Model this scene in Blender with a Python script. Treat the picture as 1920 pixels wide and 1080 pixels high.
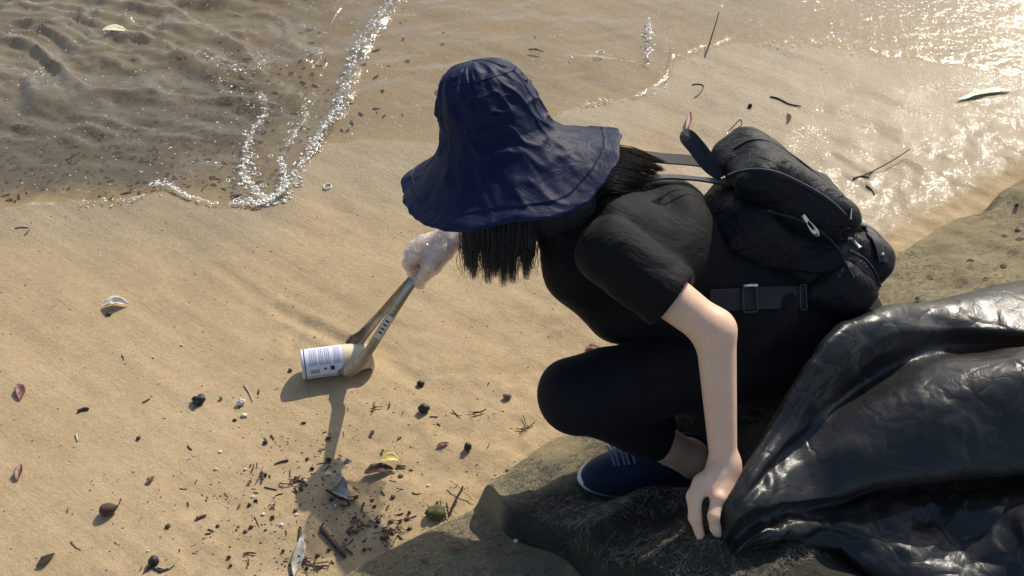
import bpy, math, random
import numpy as np
from mathutils import Vector

# ------------------------------------------------------------------ scene, camera, light
for o in list(bpy.data.objects): bpy.data.objects.remove(o)
scene = bpy.context.scene
COL = scene.collection
PITCH = math.radians(42.0); CAM_H = 1.915; FPX = 2200.0
cam_d = bpy.data.cameras.new('camera'); cam = bpy.data.objects.new('camera', cam_d); COL.objects.link(cam)
cam.location = (0, 0, CAM_H); cam.rotation_euler = (math.pi/2 - PITCH, 0, 0)
cam_d.sensor_width = 36; cam_d.lens = 36*FPX/1920; cam_d.clip_end = 2000; cam_d.clip_start = .05
scene.camera = cam
scene.render.resolution_x = 1024; scene.render.resolution_y = 576

SUN_EL = math.radians(38.5); SUN_AZ = math.radians(30.5)      # azimuth measured from +Y towards +X
world = bpy.data.worlds.new('World'); scene.world = world; world.use_nodes = True
wn = world.node_tree.nodes; wl = world.node_tree.links
bg = wn['Background']; sky = wn.new('ShaderNodeTexSky'); sky.sky_type = 'NISHITA'; sky.sun_disc = False
sky.sun_elevation = SUN_EL; sky.sun_rotation = SUN_AZ; sky.air_density = 1.0; sky.dust_density = 1.3; sky.ozone_density = .5
wl.new(sky.outputs[0], bg.inputs[0]); bg.inputs[1].default_value = 0.125
sun_d = bpy.data.lights.new('sun', 'SUN'); sun = bpy.data.objects.new('sun', sun_d); COL.objects.link(sun)
sun_d.energy = 3.7; sun_d.angle = math.radians(.53); sun_d.color = (1.0, .93, .80)
SUNV = Vector((math.cos(SUN_EL)*math.sin(SUN_AZ), math.cos(SUN_EL)*math.cos(SUN_AZ), math.sin(SUN_EL)))
sun.rotation_euler = SUNV.to_track_quat('Z', 'Y').to_euler(); sun.location = (2, 4, 5)
vs = scene.view_settings
vs.view_transform = 'Standard'; vs.look = 'None'; vs.gamma = 1; vs.use_curve_mapping = False; vs.exposure = 0.30
try:
    scene.cycles.max_bounces = 8; scene.cycles.transparent_max_bounces = 12
except Exception: pass

# ------------------------------------------------------------------ helpers
rng = np.random.default_rng(7); random.seed(7)
cP, sP = math.cos(PITCH), math.sin(PITCH)
def at(px, py, t):                        # a point of the place at distance t along the view axis
    u = (px-960)/FPX; v = (py-540)/FPX
    return np.array([t*u, t*(cP - v*sP), CAM_H - t*(sP + v*cP)])
def on(px, py, z=0.0):                    # a point of the place at height z
    v = (py-540)/FPX
    return at(px, py, (CAM_H - z)/(sP + v*cP))
def nrm(v): v = np.asarray(v, float); return v/np.linalg.norm(v)

def _hash(ix, iy, iz, seed):
    h = (ix*374761393 + iy*668265263 + iz*2147483647 + seed*1274126177) & 0xffffffff
    h = ((h ^ (h >> 13))*1274126177) & 0xffffffff
    h = ((h ^ (h >> 16))*2246822519) & 0xffffffff
    return ((h ^ (h >> 15)) & 0xffffff)/float(0xffffff)*2 - 1
def noise(x, y, z=0.0, seed=0):           # value noise, -1..1
    x, y, z = np.broadcast_arrays(np.asarray(x, float), np.asarray(y, float), np.asarray(z, float))
    fx, fy, fz = np.floor(x), np.floor(y), np.floor(z)
    ix, iy, iz = fx.astype(np.int64), fy.astype(np.int64), fz.astype(np.int64)
    tx, ty, tz = x-fx, y-fy, z-fz
    tx = tx**3*(tx*(6*tx-15)+10); ty = ty**3*(ty*(6*ty-15)+10); tz = tz**3*(tz*(6*tz-15)+10)
    r = 0
    for a in (0, 1):
        for b in (0, 1):
            for c in (0, 1):
                w = (tx if a else 1-tx)*(ty if b else 1-ty)*(tz if c else 1-tz)
                r = r + w*_hash(ix+a, iy+b, iz+c, seed)
    return r
def fbm(x, y, z=0.0, oct=4, seed=0):
    r = 0; a = 1.0; f = 1.0
    for i in range(oct):
        r = r + a*noise(np.asarray(x)*f+i*7.3, np.asarray(y)*f+i*3.1, np.asarray(z)*f, seed+i); a *= .5; f *= 2.03
    return r
def sstep(a, b, x):
    t = np.clip((x-a)/(b-a), 0, 1); return t*t*(3-2*t)

def tag(o, label, cat, group=None):
    o['label'] = label; o['category'] = cat
    if group: o['group'] = group
    return o
def thing(name, label, cat, loc, group=None):
    o = bpy.data.objects.new(name, None); COL.objects.link(o); o.location = tuple(loc); o.empty_display_size = .05
    return tag(o, label, cat, group)
def base_of(o):
    b = np.zeros(3)
    while o is not None:
        b = b + np.array(o.location); o = o.parent
    return b
def mobj(name, V, F, mat, parent=None, smooth=True, origin=None, attrs=None):
    """one mesh object; V in world coordinates"""
    V = np.asarray(V, float).reshape(-1, 3)
    pb = base_of(parent) if parent is not None else np.zeros(3)
    org = np.asarray(origin, float) if origin is not None else pb
    me = bpy.data.meshes.new(name)
    if isinstance(F, np.ndarray):
        n = F.shape[1]
        me.vertices.add(len(V)); me.vertices.foreach_set('co', (V-org).astype(np.float32).ravel())
        me.loops.add(F.size); me.loops.foreach_set('vertex_index', F.astype(np.int32).ravel())
        me.polygons.add(len(F)); me.polygons.foreach_set('loop_start', np.arange(0, F.size, n, dtype=np.int32))
        me.polygons.foreach_set('loop_total', np.full(len(F), n, np.int32))
        me.update(calc_edges=True)
    else:
        me.from_pydata([tuple(v) for v in (V-org)], [], [tuple(f) for f in F])
    me.validate(); me.update()
    if smooth: me.polygons.foreach_set('use_smooth', np.ones(len(me.polygons), bool))
    if attrs:
        for k, a in attrs.items():
            at_ = me.attributes.new(k, 'FLOAT', 'POINT'); at_.data.foreach_set('value', np.asarray(a, np.float32).ravel())
    if mat is not None: me.materials.append(mat)
    o = bpy.data.objects.new(name, me); COL.objects.link(o)
    if parent is not None: o.parent = parent
    o.location = tuple(org-pb)
    return o
def gridF(nu, nv, cu=False, cv=False):
    iu = np.arange(nu if cu else nu-1); iv = np.arange(nv if cv else nv-1)
    a, b = np.meshgrid(iu, iv, indexing='ij'); a = a.ravel(); b = b.ravel()
    a1 = (a+1) % nu; b1 = (b+1) % nv
    return np.stack([a*nv+b, a1*nv+b, a1*nv+b1, a*nv+b1], 1)
def merge(parts):
    Vs, Fs, n = [], [], 0
    for V, F in parts:
        V = np.asarray(V).reshape(-1, 3); Vs.append(V); Fs.append(np.asarray(F)+n); n += len(V)
    return np.concatenate(Vs), np.concatenate(Fs)
def crom(pts, n):
    """Catmull-Rom through points (k,dim) -> (n,dim)"""
    P = np.asarray(pts, float); k = len(P)
    Q = np.concatenate([[2*P[0]-P[1]], P, [2*P[-1]-P[-2]]])
    t = np.linspace(0, k-1, n); i = np.minimum(t.astype(int), k-2); f = (t-i).reshape(-1, *([1]*(P.ndim-1)))
    p0, p1, p2, p3 = Q[i], Q[i+1], Q[i+2], Q[i+3]
    return .5*((2*p1)+(-p0+p2)*f+(2*p0-5*p1+4*p2-p3)*f*f+(-p0+3*p1-3*p2+p3)*f**3)
def tube(pts, rad, n=8, flat=1.0, up=(0, 0, 1), caps=True):
    """tube along pts, quads; flat = ratio of thickness along 'up'"""
    P = np.asarray(pts, float); m = len(P); rad = np.broadcast_to(np.asarray(rad, float), (m,))
    T = np.gradient(P, axis=0); T /= np.linalg.norm(T, axis=1)[:, None]+1e-12
    u = np.asarray(up, float)
    if u.ndim == 1: u = np.broadcast_to(u, P.shape)
    S = np.cross(T, u); ln = np.linalg.norm(S, axis=1)
    S[ln < 1e-4] = (1, 0, 0); S /= np.linalg.norm(S, axis=1)[:, None]
    N = np.cross(S, T)
    a = np.linspace(0, 2*np.pi, n, endpoint=False)
    V = P[:, None]+rad[:, None, None]*(np.cos(a)[None, :, None]*S[:, None]+flat*np.sin(a)[None, :, None]*N[:, None])
    V = V.reshape(-1, 3); F = gridF(m, n, cv=True)
    if caps:
        V = np.concatenate([V, P[:1], P[-1:]])
        k = np.arange(n); k1 = (k+1) % n
        c0, c1 = m*n, m*n+1
        F = np.concatenate([F, np.stack([np.full(n, c0), k1, k, k], 1)*1, np.stack([np.full(n, c1), (m-1)*n+k, (m-1)*n+k1, (m-1)*n+k1], 1)])
    return V, F
def clean_quads(F):
    return [tuple(dict.fromkeys(int(i) for i in f)) for f in F]
def tube_obj(name, pts, rad, mat, parent=None, n=8, flat=1.0, up=(0, 0, 1), origin=None):
    V, F = tube(pts, rad, n, flat, up)
    return mobj(name, V, clean_quads(F), mat, parent, True, origin)

# ---- signed distance modelling, polygonised with surface nets
class Grid:
    def __init__(s, lo, hi, h):
        s.lo = np.asarray(lo, float); s.h = h
        n = np.ceil((np.asarray(hi, float)-s.lo)/h).astype(int)+1
        ax = [(s.lo[i]+h*np.arange(n[i])).astype(np.float32) for i in range(3)]
        s.X, s.Y, s.Z = np.meshgrid(*ax, indexing='ij'); s.n = n
    def P(s): return s.X, s.Y, s.Z
def d_cone(g, a, b, ra, rb):
    X, Y, Z = g; a = np.asarray(a, np.float32); b = np.asarray(b, np.float32); ab = b-a
    h = np.clip(((X-a[0])*ab[0]+(Y-a[1])*ab[1]+(Z-a[2])*ab[2])/max(1e-9, float(ab@ab)), 0, 1)
    return np.sqrt((X-a[0]-h*ab[0])**2+(Y-a[1]-h*ab[1])**2+(Z-a[2]-h*ab[2])**2)-(ra+(rb-ra)*h)
def d_econe(g, a, b, L, ra, rb, cap=.05):
    """tapered tube of elliptical section; ra=(lateral,depth) at a; L lateral direction"""
    X, Y, Z = g; a = np.asarray(a, float); b = np.asarray(b, float); ln = np.linalg.norm(b-a); A = (b-a)/ln
    L = np.asarray(L, float); L = nrm(L-A*(L@A)); N = np.cross(A, L)
    qx, qy, qz = X-np.float32(a[0]), Y-np.float32(a[1]), Z-np.float32(a[2])
    la = qx*A[0]+qy*A[1]+qz*A[2]; h = np.clip(la/ln, 0, 1); dz = la-h*ln
    x = qx*L[0]+qy*L[1]+qz*L[2]; y = qx*N[0]+qy*N[1]+qz*N[2]
    rx = ra[0]+(rb[0]-ra[0])*h; ry = ra[1]+(rb[1]-ra[1])*h
    k = np.sqrt((x/rx)**2+(y/ry)**2+(dz/cap)**2)
    return ((k-1)*np.minimum(rx, ry)).astype(np.float32)
def d_ell(g, c, ax, r):
    X, Y, Z = g; q = [X-np.float32(c[0]), Y-np.float32(c[1]), Z-np.float32(c[2])]
    k = 0
    for i in range(3):
        k = k+((q[0]*ax[i][0]+q[1]*ax[i][1]+q[2]*ax[i][2])/r[i])**2
    return ((np.sqrt(k)-1)*min(r)).astype(np.float32)
def d_box(g, c, ax, half, r):
    X, Y, Z = g; q = [X-np.float32(c[0]), Y-np.float32(c[1]), Z-np.float32(c[2])]
    s = 0; m = None
    for i in range(3):
        e = np.abs(q[0]*ax[i][0]+q[1]*ax[i][1]+q[2]*ax[i][2])-(half[i]-r)
        s = s+np.maximum(e, 0)**2; m = e if m is None else np.maximum(m, e)
    return (np.sqrt(s)+np.minimum(m, 0)-r).astype(np.float32)
def d_plane(g, p, n):
    X, Y, Z = g; n = nrm(n); return ((X-p[0])*n[0]+(Y-p[1])*n[1]+(Z-p[2])*n[2]).astype(np.float32)
def smin(a, b, k):
    h = np.clip(.5+.5*(b-a)/k, 0, 1); return b*(1-h)+a*h-k*h*(1-h)
def smax(a, b, k): return -smin(-a, -b, k)
def nets(gr, D):
    ins = D < 0; nx, ny, nz = D.shape
    c = np.zeros((nx-1, ny-1, nz-1), np.int8)
    sl = lambda d, n: slice(d, n-1+d)
    for dx in (0, 1):
        for dy in (0, 1):
            for dz in (0, 1): c += ins[sl(dx, nx), sl(dy, ny), sl(dz, nz)]
    cells = np.argwhere((c > 0) & (c < 8)); idx = -np.ones(c.shape, np.int64)
    idx[tuple(cells.T)] = np.arange(len(cells))
    acc = np.zeros((len(cells), 3)); cnt = np.zeros(len(cells))
    i, j, k = cells.T
    cor = [(a, b, e) for a in (0, 1) for b in (0, 1) for e in (0, 1)]
    for A in range(8):
        for B in range(A+1, 8):
            p, q = cor[A], cor[B]
            if sum(abs(p[m]-q[m]) for m in range(3)) != 1: continue
            va = D[i+p[0], j+p[1], k+p[2]]; vb = D[i+q[0], j+q[1], k+q[2]]
            m = (va < 0) != (vb < 0); t = np.where(m, va/(va-vb+1e-20), 0)
            for ax in range(3): acc[:, ax] += np.where(m, p[ax]+t*(q[ax]-p[ax]), 0)
            cnt += m
    V = gr.lo+gr.h*(cells+acc/cnt[:, None])
    Fs = []
    for ax in range(3):
        o1, o2 = (ax+1) % 3, (ax+2) % 3
        s0 = [slice(1, -1)]*3; s0[ax] = slice(0, -1); s1 = list(s0); s1[ax] = slice(1, None)
        A = ins[tuple(s0)]; B = ins[tuple(s1)]
        for flip, mk in ((False, A & ~B), (True, ~A & B)):
            e = np.argwhere(mk)
            if not len(e): continue
            off = np.ones(3, int); off[ax] = 0; e = e+off
            q = []
            for d1, d2 in ((0, 0), (1, 0), (1, 1), (0, 1)):
                f = e.copy(); f[:, o1] -= 1-d1; f[:, o2] -= 1-d2
                q.append(idx[tuple(f.T)])
            q = np.stack(q, 1)
            Fs.append(q[:, ::-1] if flip else q)
    F = np.concatenate(Fs)
    return V, F
def relax(V, F, it=2, lam=.5):
    n = len(V)
    for _ in range(it):
        acc = np.zeros_like(V); c = np.zeros(n)
        for a, b in ((0, 1), (1, 2), (2, 3), (3, 0)):
            for d in range(3):
                acc[:, d] += np.bincount(F[:, a], V[F[:, b], d], n)+np.bincount(F[:, b], V[F[:, a], d], n)
            c += np.bincount(F[:, a], minlength=n)+np.bincount(F[:, b], minlength=n)
        V = V+lam*(acc/np.maximum(c, 1)[:, None]-V)
    return V

# ------------------------------------------------------------------ materials
def mat_new(name):
    m = bpy.data.materials.new(name); m.use_nodes = True
    nt = m.node_tree; return m, nt, nt.nodes['Principled BSDF'], nt.nodes['Material Output']
def N(nt, t, **kw):
    n = nt.nodes.new(t)
    for k, v in kw.items():
        if k in n.inputs: n.inputs[k].default_value = v
        else: setattr(n, k, v)
    return n
def ramp(nt, fac, stops):
    r = nt.nodes.new('ShaderNodeValToRGB'); nt.links.new(fac, r.inputs[0])
    el = r.color_ramp.elements
    while len(el) < len(stops): el.new(.5)
    for e, (p, c) in zip(el, stops): e.position = p; e.color = (*c, 1)
    return r.outputs[0]
def bump(nt, height, strength, dist, normal=None):
    b = N(nt, 'ShaderNodeBump', Strength=strength, Distance=dist); nt.links.new(height, b.inputs['Height'])
    if normal is not None: nt.links.new(normal, b.inputs['Normal'])
    return b.outputs[0]
def math_(nt, op, a, b=None, clamp=False):
    n = nt.nodes.new('ShaderNodeMath'); n.operation = op; n.use_clamp = clamp
    for i, x in enumerate((a, b)):
        if x is None: continue
        if isinstance(x, (int, float)): n.inputs[i].default_value = x
        else: nt.links.new(x, n.inputs[i])
    return n.outputs[0]
def mixc(nt, fac, a, b, blend='MIX'):
    n = nt.nodes.new('ShaderNodeMix'); n.data_type = 'RGBA'; n.blend_type = blend
    for s, x in ((n.inputs[0], fac), (n.inputs[6], a), (n.inputs[7], b)):
        if isinstance(x, (int, float)): s.default_value = x
        elif isinstance(x, tuple): s.default_value = (*x, 1)
        else: nt.links.new(x, s)
    return n.outputs[2]
def objco(nt): return nt.nodes.new('ShaderNodeTexCoord').outputs['Object']
def noi(nt, co, scale, detail=4, rough=.55, dist=0.0):
    n = N(nt, 'ShaderNodeTexNoise', Scale=scale, Detail=detail, Roughness=rough, Distortion=dist)
    nt.links.new(co, n.inputs['Vector']); return n.outputs[0]
def attr(nt, name):
    n = nt.nodes.new('ShaderNodeAttribute'); n.attribute_name = name; return n.outputs['Fac']

def simple(name, c1, c2, scale=40, rough=.7, bstr=.3, bdist=.002, spec=.5, metal=0, detail=4):
    m, nt, p, out = mat_new(name); co = objco(nt)
    n = noi(nt, co, scale, detail)
    nt.links.new(ramp(nt, n, [(.3, c1), (.7, c2)]), p.inputs['Base Color'])
    p.inputs['Roughness'].default_value = rough; p.inputs['Metallic'].default_value = metal
    p.inputs['Specular IOR Level'].default_value = spec
    if bstr: nt.links.new(bump(nt, noi(nt, co, scale*4, 3), bstr, bdist), p.inputs['Normal'])
    return m

def mk_sand():
    m, nt, p, out = mat_new('sand'); co = objco(nt); wet = attr(nt, 'wet'); det = attr(nt, 'detritus')
    big = noi(nt, co, 2.2, 5, .6); fine = noi(nt, co, 420, 3, .65); mid = noi(nt, co, 60, 4, .65)
    dry = ramp(nt, big, [(.3, (.435, .322, .185)), (.7, (.505, .380, .228))])
    wetc = ramp(nt, big, [(.3, (.325, .255, .160)), (.7, (.385, .305, .195))])
    c = mixc(nt, wet, dry, wetc)
    g = ramp(nt, fine, [(.25, (.72, .70, .68)), (.75, (1.2, 1.2, 1.2))])
    c = mixc(nt, 1.0, c, g, 'MULTIPLY')
    g2 = ramp(nt, mid, [(.3, (.90, .89, .88)), (.7, (1.06, 1.06, 1.06))]); c = mixc(nt, 1.0, c, g2, 'MULTIPLY')
    # scattered dark grains
    vo = N(nt, 'ShaderNodeTexVoronoi', Scale=75); nt.links.new(co, vo.inputs['Vector'])
    sp = math_(nt, 'LESS_THAN', vo.outputs['Distance'], .085)
    c = mixc(nt, math_(nt, 'MULTIPLY', sp, .55), c, (.10, .07, .04))
    # dark rotted leaf matter under the water
    dn = noi(nt, co, 38, 6, .72); dn2 = noi(nt, co, 6, 4, .6)
    dm = math_(nt, 'ADD', math_(nt, 'MULTIPLY', det, .75), math_(nt, 'MULTIPLY', math_(nt, 'ADD', dn, dn2), .62))
    dm = math_(nt, 'MULTIPLY', math_(nt, 'SUBTRACT', dm, .80), 4.0, True)
    dm = math_(nt, 'MULTIPLY', dm, math_(nt, 'MULTIPLY', det, 2.0, True))
    c = mixc(nt, math_(nt, 'MULTIPLY', dm, .7), c, (.06, .053, .048))
    r = N(nt, 'ShaderNodeMapRange'); nt.links.new(wet, r.inputs[0]); r.inputs[3].default_value = .9; r.inputs[4].default_value = .45
    nt.links.new(r.outputs[0], p.inputs['Roughness'])
    sl = N(nt, 'ShaderNodeMapRange'); nt.links.new(wet, sl.inputs[0]); sl.inputs[3].default_value = .08; sl.inputs[4].default_value = .16
    nt.links.new(sl.outputs[0], p.inputs['Specular IOR Level'])
    # relief: streaked swash lines + grains
    m0 = N(nt, 'ShaderNodeMapping'); m0.inputs['Rotation'].default_value = (0, 0, math.radians(36)); nt.links.new(co, m0.inputs['Vector'])
    mp = N(nt, 'ShaderNodeMapping'); mp.inputs['Scale'].default_value = (1, 6, 1); nt.links.new(m0.outputs[0], mp.inputs['Vector'])
    st = noi(nt, mp.outputs[0], 7, 5, .6)
    b1 = bump(nt, st, .30, .006)
    c = mixc(nt, 1.0, c, ramp(nt, st, [(.3, (.96, .955, .95)), (.7, (1.03, 1.03, 1.03))]), 'MULTIPLY')
    b2 = bump(nt, noi(nt, co, 120, 4, .7), .50, .0035, b1)
    gv = noi(nt, co, 230, 2, .6)
    gb = N(nt, 'ShaderNodeBump', Distance=.006); nt.links.new(gv, gb.inputs['Height']); nt.links.new(b2, gb.inputs['Normal']); nt.links.new(math_(nt, 'MULTIPLY', wet, .30), gb.inputs['Strength'])
    b3 = bump(nt, fine, .40, .002, gb.outputs[0])
    nt.links.new(b3, p.inputs['Normal'])
    nt.links.new(c, p.inputs['Base Color'])
    gw_ = math_(nt, 'MULTIPLY', math_(nt, 'SUBTRACT', wet, .45), 1.5, True); nt.links.new(math_(nt, 'MULTIPLY', gw_, .34), p.inputs['Coat Weight']); p.inputs['Coat Roughness'].default_value = .05; p.inputs['Coat IOR'].default_value = 1.34
    k1 = bump(nt, noi(nt, co, 80, 3, .6, .5), .6, .0026); k1 = bump(nt, noi(nt, co, 220, 2, .6), .45, .0009, k1); nt.links.new(k1, p.inputs['Coat Normal'])
    return m
def mk_water():
    m, nt, p, out = mat_new('water'); nt.nodes.remove(p); co = objco(nt); dep = attr(nt, 'depth')
    b = bump(nt, noi(nt, co, 42, 4, .6, .6), .5, .005)
    b = bump(nt, noi(nt, co, 160, 3, .6), .16, .0015, b)
    tr = N(nt, 'ShaderNodeBsdfTransparent'); tr.inputs[0].default_value = (.93, .90, .83, 1)
    df = N(nt, 'ShaderNodeBsdfDiffuse'); df.inputs[0].default_value = (.27, .225, .155, 1)
    nt.links.new(b, df.inputs['Normal'])
    mx = nt.nodes.new('ShaderNodeMixShader')
    nt.links.new(math_(nt, 'MULTIPLY', dep, .62, True), mx.inputs[0]); nt.links.new(tr.outputs[0], mx.inputs[1]); nt.links.new(df.outputs[0], mx.inputs[2])
    gl = N(nt, 'ShaderNodeBsdfGlossy', Roughness=.07); nt.links.new(b, gl.inputs['Normal'])
    ge = nt.nodes.new('ShaderNodeNewGeometry'); dt = nt.nodes.new('ShaderNodeVectorMath'); dt.operation = 'DOT_PRODUCT'
    nt.links.new(b, dt.inputs[0]); nt.links.new(ge.outputs['Incoming'], dt.inputs[1])
    cs = math_(nt, 'SUBTRACT', 1.0, math_(nt, 'ABSOLUTE', dt.outputs['Value']), True)
    fr = math_(nt, 'ADD', math_(nt, 'MULTIPLY', math_(nt, 'POWER', cs, 5.0), .98), .021, True)
    m2 = nt.nodes.new('ShaderNodeMixShader'); nt.links.new(fr, m2.inputs[0])
    nt.links.new(mx.outputs[0], m2.inputs[1]); nt.links.new(gl.outputs[0], m2.inputs[2])
    nt.links.new(m2.outputs[0], out.inputs[0]); return m
def mk_foam():
    m, nt, p, out = mat_new('foam'); nt.nodes.remove(p)
    df = N(nt, 'ShaderNodeBsdfDiffuse'); df.inputs[0].default_value = (.80, .77, .68, 1)
    tr = N(nt, 'ShaderNodeBsdfTransparent'); tr.inputs[0].default_value = (.97, .96, .93, 1)
    gl = N(nt, 'ShaderNodeBsdfGlossy', Roughness=.12)
    mx = nt.nodes.new('ShaderNodeMixShader'); mx.inputs[0].default_value = .80
    nt.links.new(tr.outputs[0], mx.inputs[1]); nt.links.new(df.outputs[0], mx.inputs[2])
    m2 = nt.nodes.new('ShaderNodeMixShader'); m2.inputs[0].default_value = .22
    nt.links.new(mx.outputs[0], m2.inputs[1]); nt.links.new(gl.outputs[0], m2.inputs[2]); nt.links.new(m2.outputs[0], out.inputs[0]); return m
def mk_geo():
    m, nt, p, out = mat_new('geotextile'); co = objco(nt); sd = attr(nt, 'sandy_lit')
    n1 = noi(nt, co, 9, 5, .65); n2 = noi(nt, co, 140, 5, .75, 1.5); n3 = noi(nt, co, 420, 3, .7, 2)
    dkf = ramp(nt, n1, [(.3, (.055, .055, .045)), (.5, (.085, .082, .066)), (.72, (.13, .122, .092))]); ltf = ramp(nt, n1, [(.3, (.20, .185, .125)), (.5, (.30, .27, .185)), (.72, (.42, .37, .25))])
    felt = mixc(nt, math_(nt, 'MULTIPLY', math_(nt, 'SUBTRACT', sd, .08), 2.6, True), dkf, ltf)  # felt colour also carries shade under the body and sunlit edges, besides sand
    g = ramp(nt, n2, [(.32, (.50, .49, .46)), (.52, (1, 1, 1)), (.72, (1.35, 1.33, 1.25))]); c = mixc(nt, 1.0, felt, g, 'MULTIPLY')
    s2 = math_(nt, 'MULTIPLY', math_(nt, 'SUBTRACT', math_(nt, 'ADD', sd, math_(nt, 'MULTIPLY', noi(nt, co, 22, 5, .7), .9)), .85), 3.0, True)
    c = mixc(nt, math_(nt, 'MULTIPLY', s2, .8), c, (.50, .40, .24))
    dk = math_(nt, 'MULTIPLY', math_(nt, 'SUBTRACT', noi(nt, co, 17, 5, .7), .60), 5.0, True)
    c = mixc(nt, math_(nt, 'MULTIPLY', dk, .5), c, (.05, .045, .03))
    nt.links.new(c, p.inputs['Base Color']); p.inputs['Roughness'].default_value = .95; p.inputs['Specular IOR Level'].default_value = .08
    b = bump(nt, n2, 1.0, .010); b = bump(nt, n3, .8, .004, b); nt.links.new(b, p.inputs['Normal']); return m
def mk_cloth(name, c1, c2, weave=1200, rough=.85, sheen=.25, wr=.25, wscale=14, wd=.008, spec=.25):
    m, nt, p, out = mat_new(name); co = objco(nt)
    n = noi(nt, co, 6, 4, .6)
    nt.links.new(ramp(nt, n, [(.3, c1), (.7, c2)]), p.inputs['Base Color'])
    p.inputs['Roughness'].default_value = rough; p.inputs['Specular IOR Level'].default_value = spec
    p.inputs['Sheen Weight'].default_value = sheen; p.inputs['Sheen Roughness'].default_value = .4
    w = N(nt, 'ShaderNodeTexWave', Scale=weave, Distortion=2.0); nt.links.new(co, w.inputs['Vector'])
    b = bump(nt, noi(nt, co, wscale, 5, .55, 1.2), wr, wd)
    b = bump(nt, w.outputs[0], .12, .0005, b); b = bump(nt, noi(nt, co, 500, 2), .12, .0008, b)
    nt.links.new(b, p.inputs['Normal']); return m
def mk_skin():
    m, nt, p, out = mat_new('skin'); co = objco(nt)
    n = noi(nt, co, 28, 4, .6)
    c = ramp(nt, n, [(.28, (.75, .485, .330)), (.72, (.83, .565, .400))])
    v = noi(nt, co, 260, 3, .6); c = mixc(nt, 1.0, c, ramp(nt, v, [(.3, (.94, .92, .91)), (.7, (1.04, 1.04, 1.04))]), 'MULTIPLY')
    nt.links.new(c, p.inputs['Base Color']); p.inputs['Roughness'].default_value = .48; p.inputs['Specular IOR Level'].default_value = .4
    p.inputs['Subsurface Weight'].default_value = .4; p.inputs['Subsurface Radius'].default_value = (.022, .010, .006); p.inputs['Subsurface Scale'].default_value = 1.0
    nt.links.new(bump(nt, noi(nt, co, 420, 3, .65), .18, .0012), p.inputs['Normal']); return m
def mk_plastic_bag():
    m, nt, p, out = mat_new('black_polythene'); co = objco(nt)
    vo = N(nt, 'ShaderNodeTexVoronoi', Scale=13); vo.feature = 'DISTANCE_TO_EDGE'; vo2 = N(nt, 'ShaderNodeTexVoronoi', Scale=31); vo2.feature = 'DISTANCE_TO_EDGE'
    wv = N(nt, 'ShaderNodeTexNoise', Scale=9, Detail=3); nt.links.new(co, wv.inputs['Vector'])
    mp = nt.nodes.new('ShaderNodeVectorMath'); mp.operation = 'MULTIPLY_ADD'
    nt.links.new(wv.outputs['Color'], mp.inputs[0]); mp.inputs[1].default_value = (.10, .10, .10); nt.links.new(co, mp.inputs[2])
    nt.links.new(mp.outputs[0], vo.inputs['Vector']); nt.links.new(mp.outputs[0], vo2.inputs['Vector'])
    p.inputs['Base Color'].default_value = (.026, .0272, .029, 1)
    p.inputs['Roughness'].default_value = .30; p.inputs['Specular IOR Level'].default_value = .48
    b = bump(nt, math_(nt, 'MINIMUM', vo.outputs['Distance'], .10), .35, .020); b = bump(nt, math_(nt, 'MINIMUM', vo2.outputs['Distance'], .08), .25, .008, b)
    b = bump(nt, noi(nt, co, 40, 5, .6, 1.5), .10, .003, b)
    b = bump(nt, noi(nt, co, 150, 4, .65, 1.0), .22, .0018, b)
    nt.links.new(b, p.inputs['Normal'])
    rr = ramp(nt, noi(nt, co, 12, 4), [(.3, (.27,)*3), (.7, (.46,)*3)]); nt.links.new(rr, p.inputs['Roughness'])
    tl = N(nt, 'ShaderNodeBsdfTranslucent'); tl.inputs[0].default_value = (.10, .075, .05, 1)
    tr = N(nt, 'ShaderNodeBsdfTransparent'); tr.inputs[0].default_value = (.55, .48, .40, 1)
    m1 = nt.nodes.new('ShaderNodeMixShader'); m1.inputs[0].default_value = .16
    nt.links.new(p.outputs[0], m1.inputs[1]); nt.links.new(tl.outputs[0], m1.inputs[2])
    m2 = nt.nodes.new('ShaderNodeMixShader'); m2.inputs[0].default_value = .12
    nt.links.new(m1.outputs[0], m2.inputs[1]); nt.links.new(tr.outputs[0], m2.inputs[2])
    nt.links.new(m2.outputs[0], out.inputs[0]); return m
def mk_glove():
    m, nt, p, out = mat_new('clear_polythene_glove'); nt.nodes.remove(p); co = objco(nt)
    b = bump(nt, noi(nt, co, 80, 4, .6, 1.0), .9, .008)
    tr = N(nt, 'ShaderNodeBsdfTransparent'); tr.inputs[0].default_value = (.97, .96, .96, 1)
    df = N(nt, 'ShaderNodeBsdfDiffuse'); df.inputs[0].default_value = (.82, .80, .80, 1); nt.links.new(b, df.inputs['Normal'])
    tl = N(nt, 'ShaderNodeBsdfTranslucent'); tl.inputs[0].default_value = (.85, .83, .82, 1)
    gl = N(nt, 'ShaderNodeBsdfGlossy', Roughness=.12); nt.links.new(b, gl.inputs['Normal'])
    a = nt.nodes.new('ShaderNodeMixShader'); a.inputs[0].default_value = .5; nt.links.new(df.outputs[0], a.inputs[1]); nt.links.new(tl.outputs[0], a.inputs[2])
    lw = N(nt, 'ShaderNodeLayerWeight', Blend=.35); nt.links.new(b, lw.inputs['Normal'])
    f = math_(nt, 'ADD', math_(nt, 'MULTIPLY', lw.outputs['Facing'], .70), .24, True)
    c = nt.nodes.new('ShaderNodeMixShader'); nt.links.new(f, c.inputs[0]); nt.links.new(tr.outputs[0], c.inputs[1]); nt.links.new(a.outputs[0], c.inputs[2])
    d = nt.nodes.new('ShaderNodeMixShader'); d.inputs[0].default_value = .16; nt.links.new(c.outputs[0], d.inputs[1]); nt.links.new(gl.outputs[0], d.inputs[2])
    nt.links.new(d.outputs[0], out.inputs[0]); return m
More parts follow.
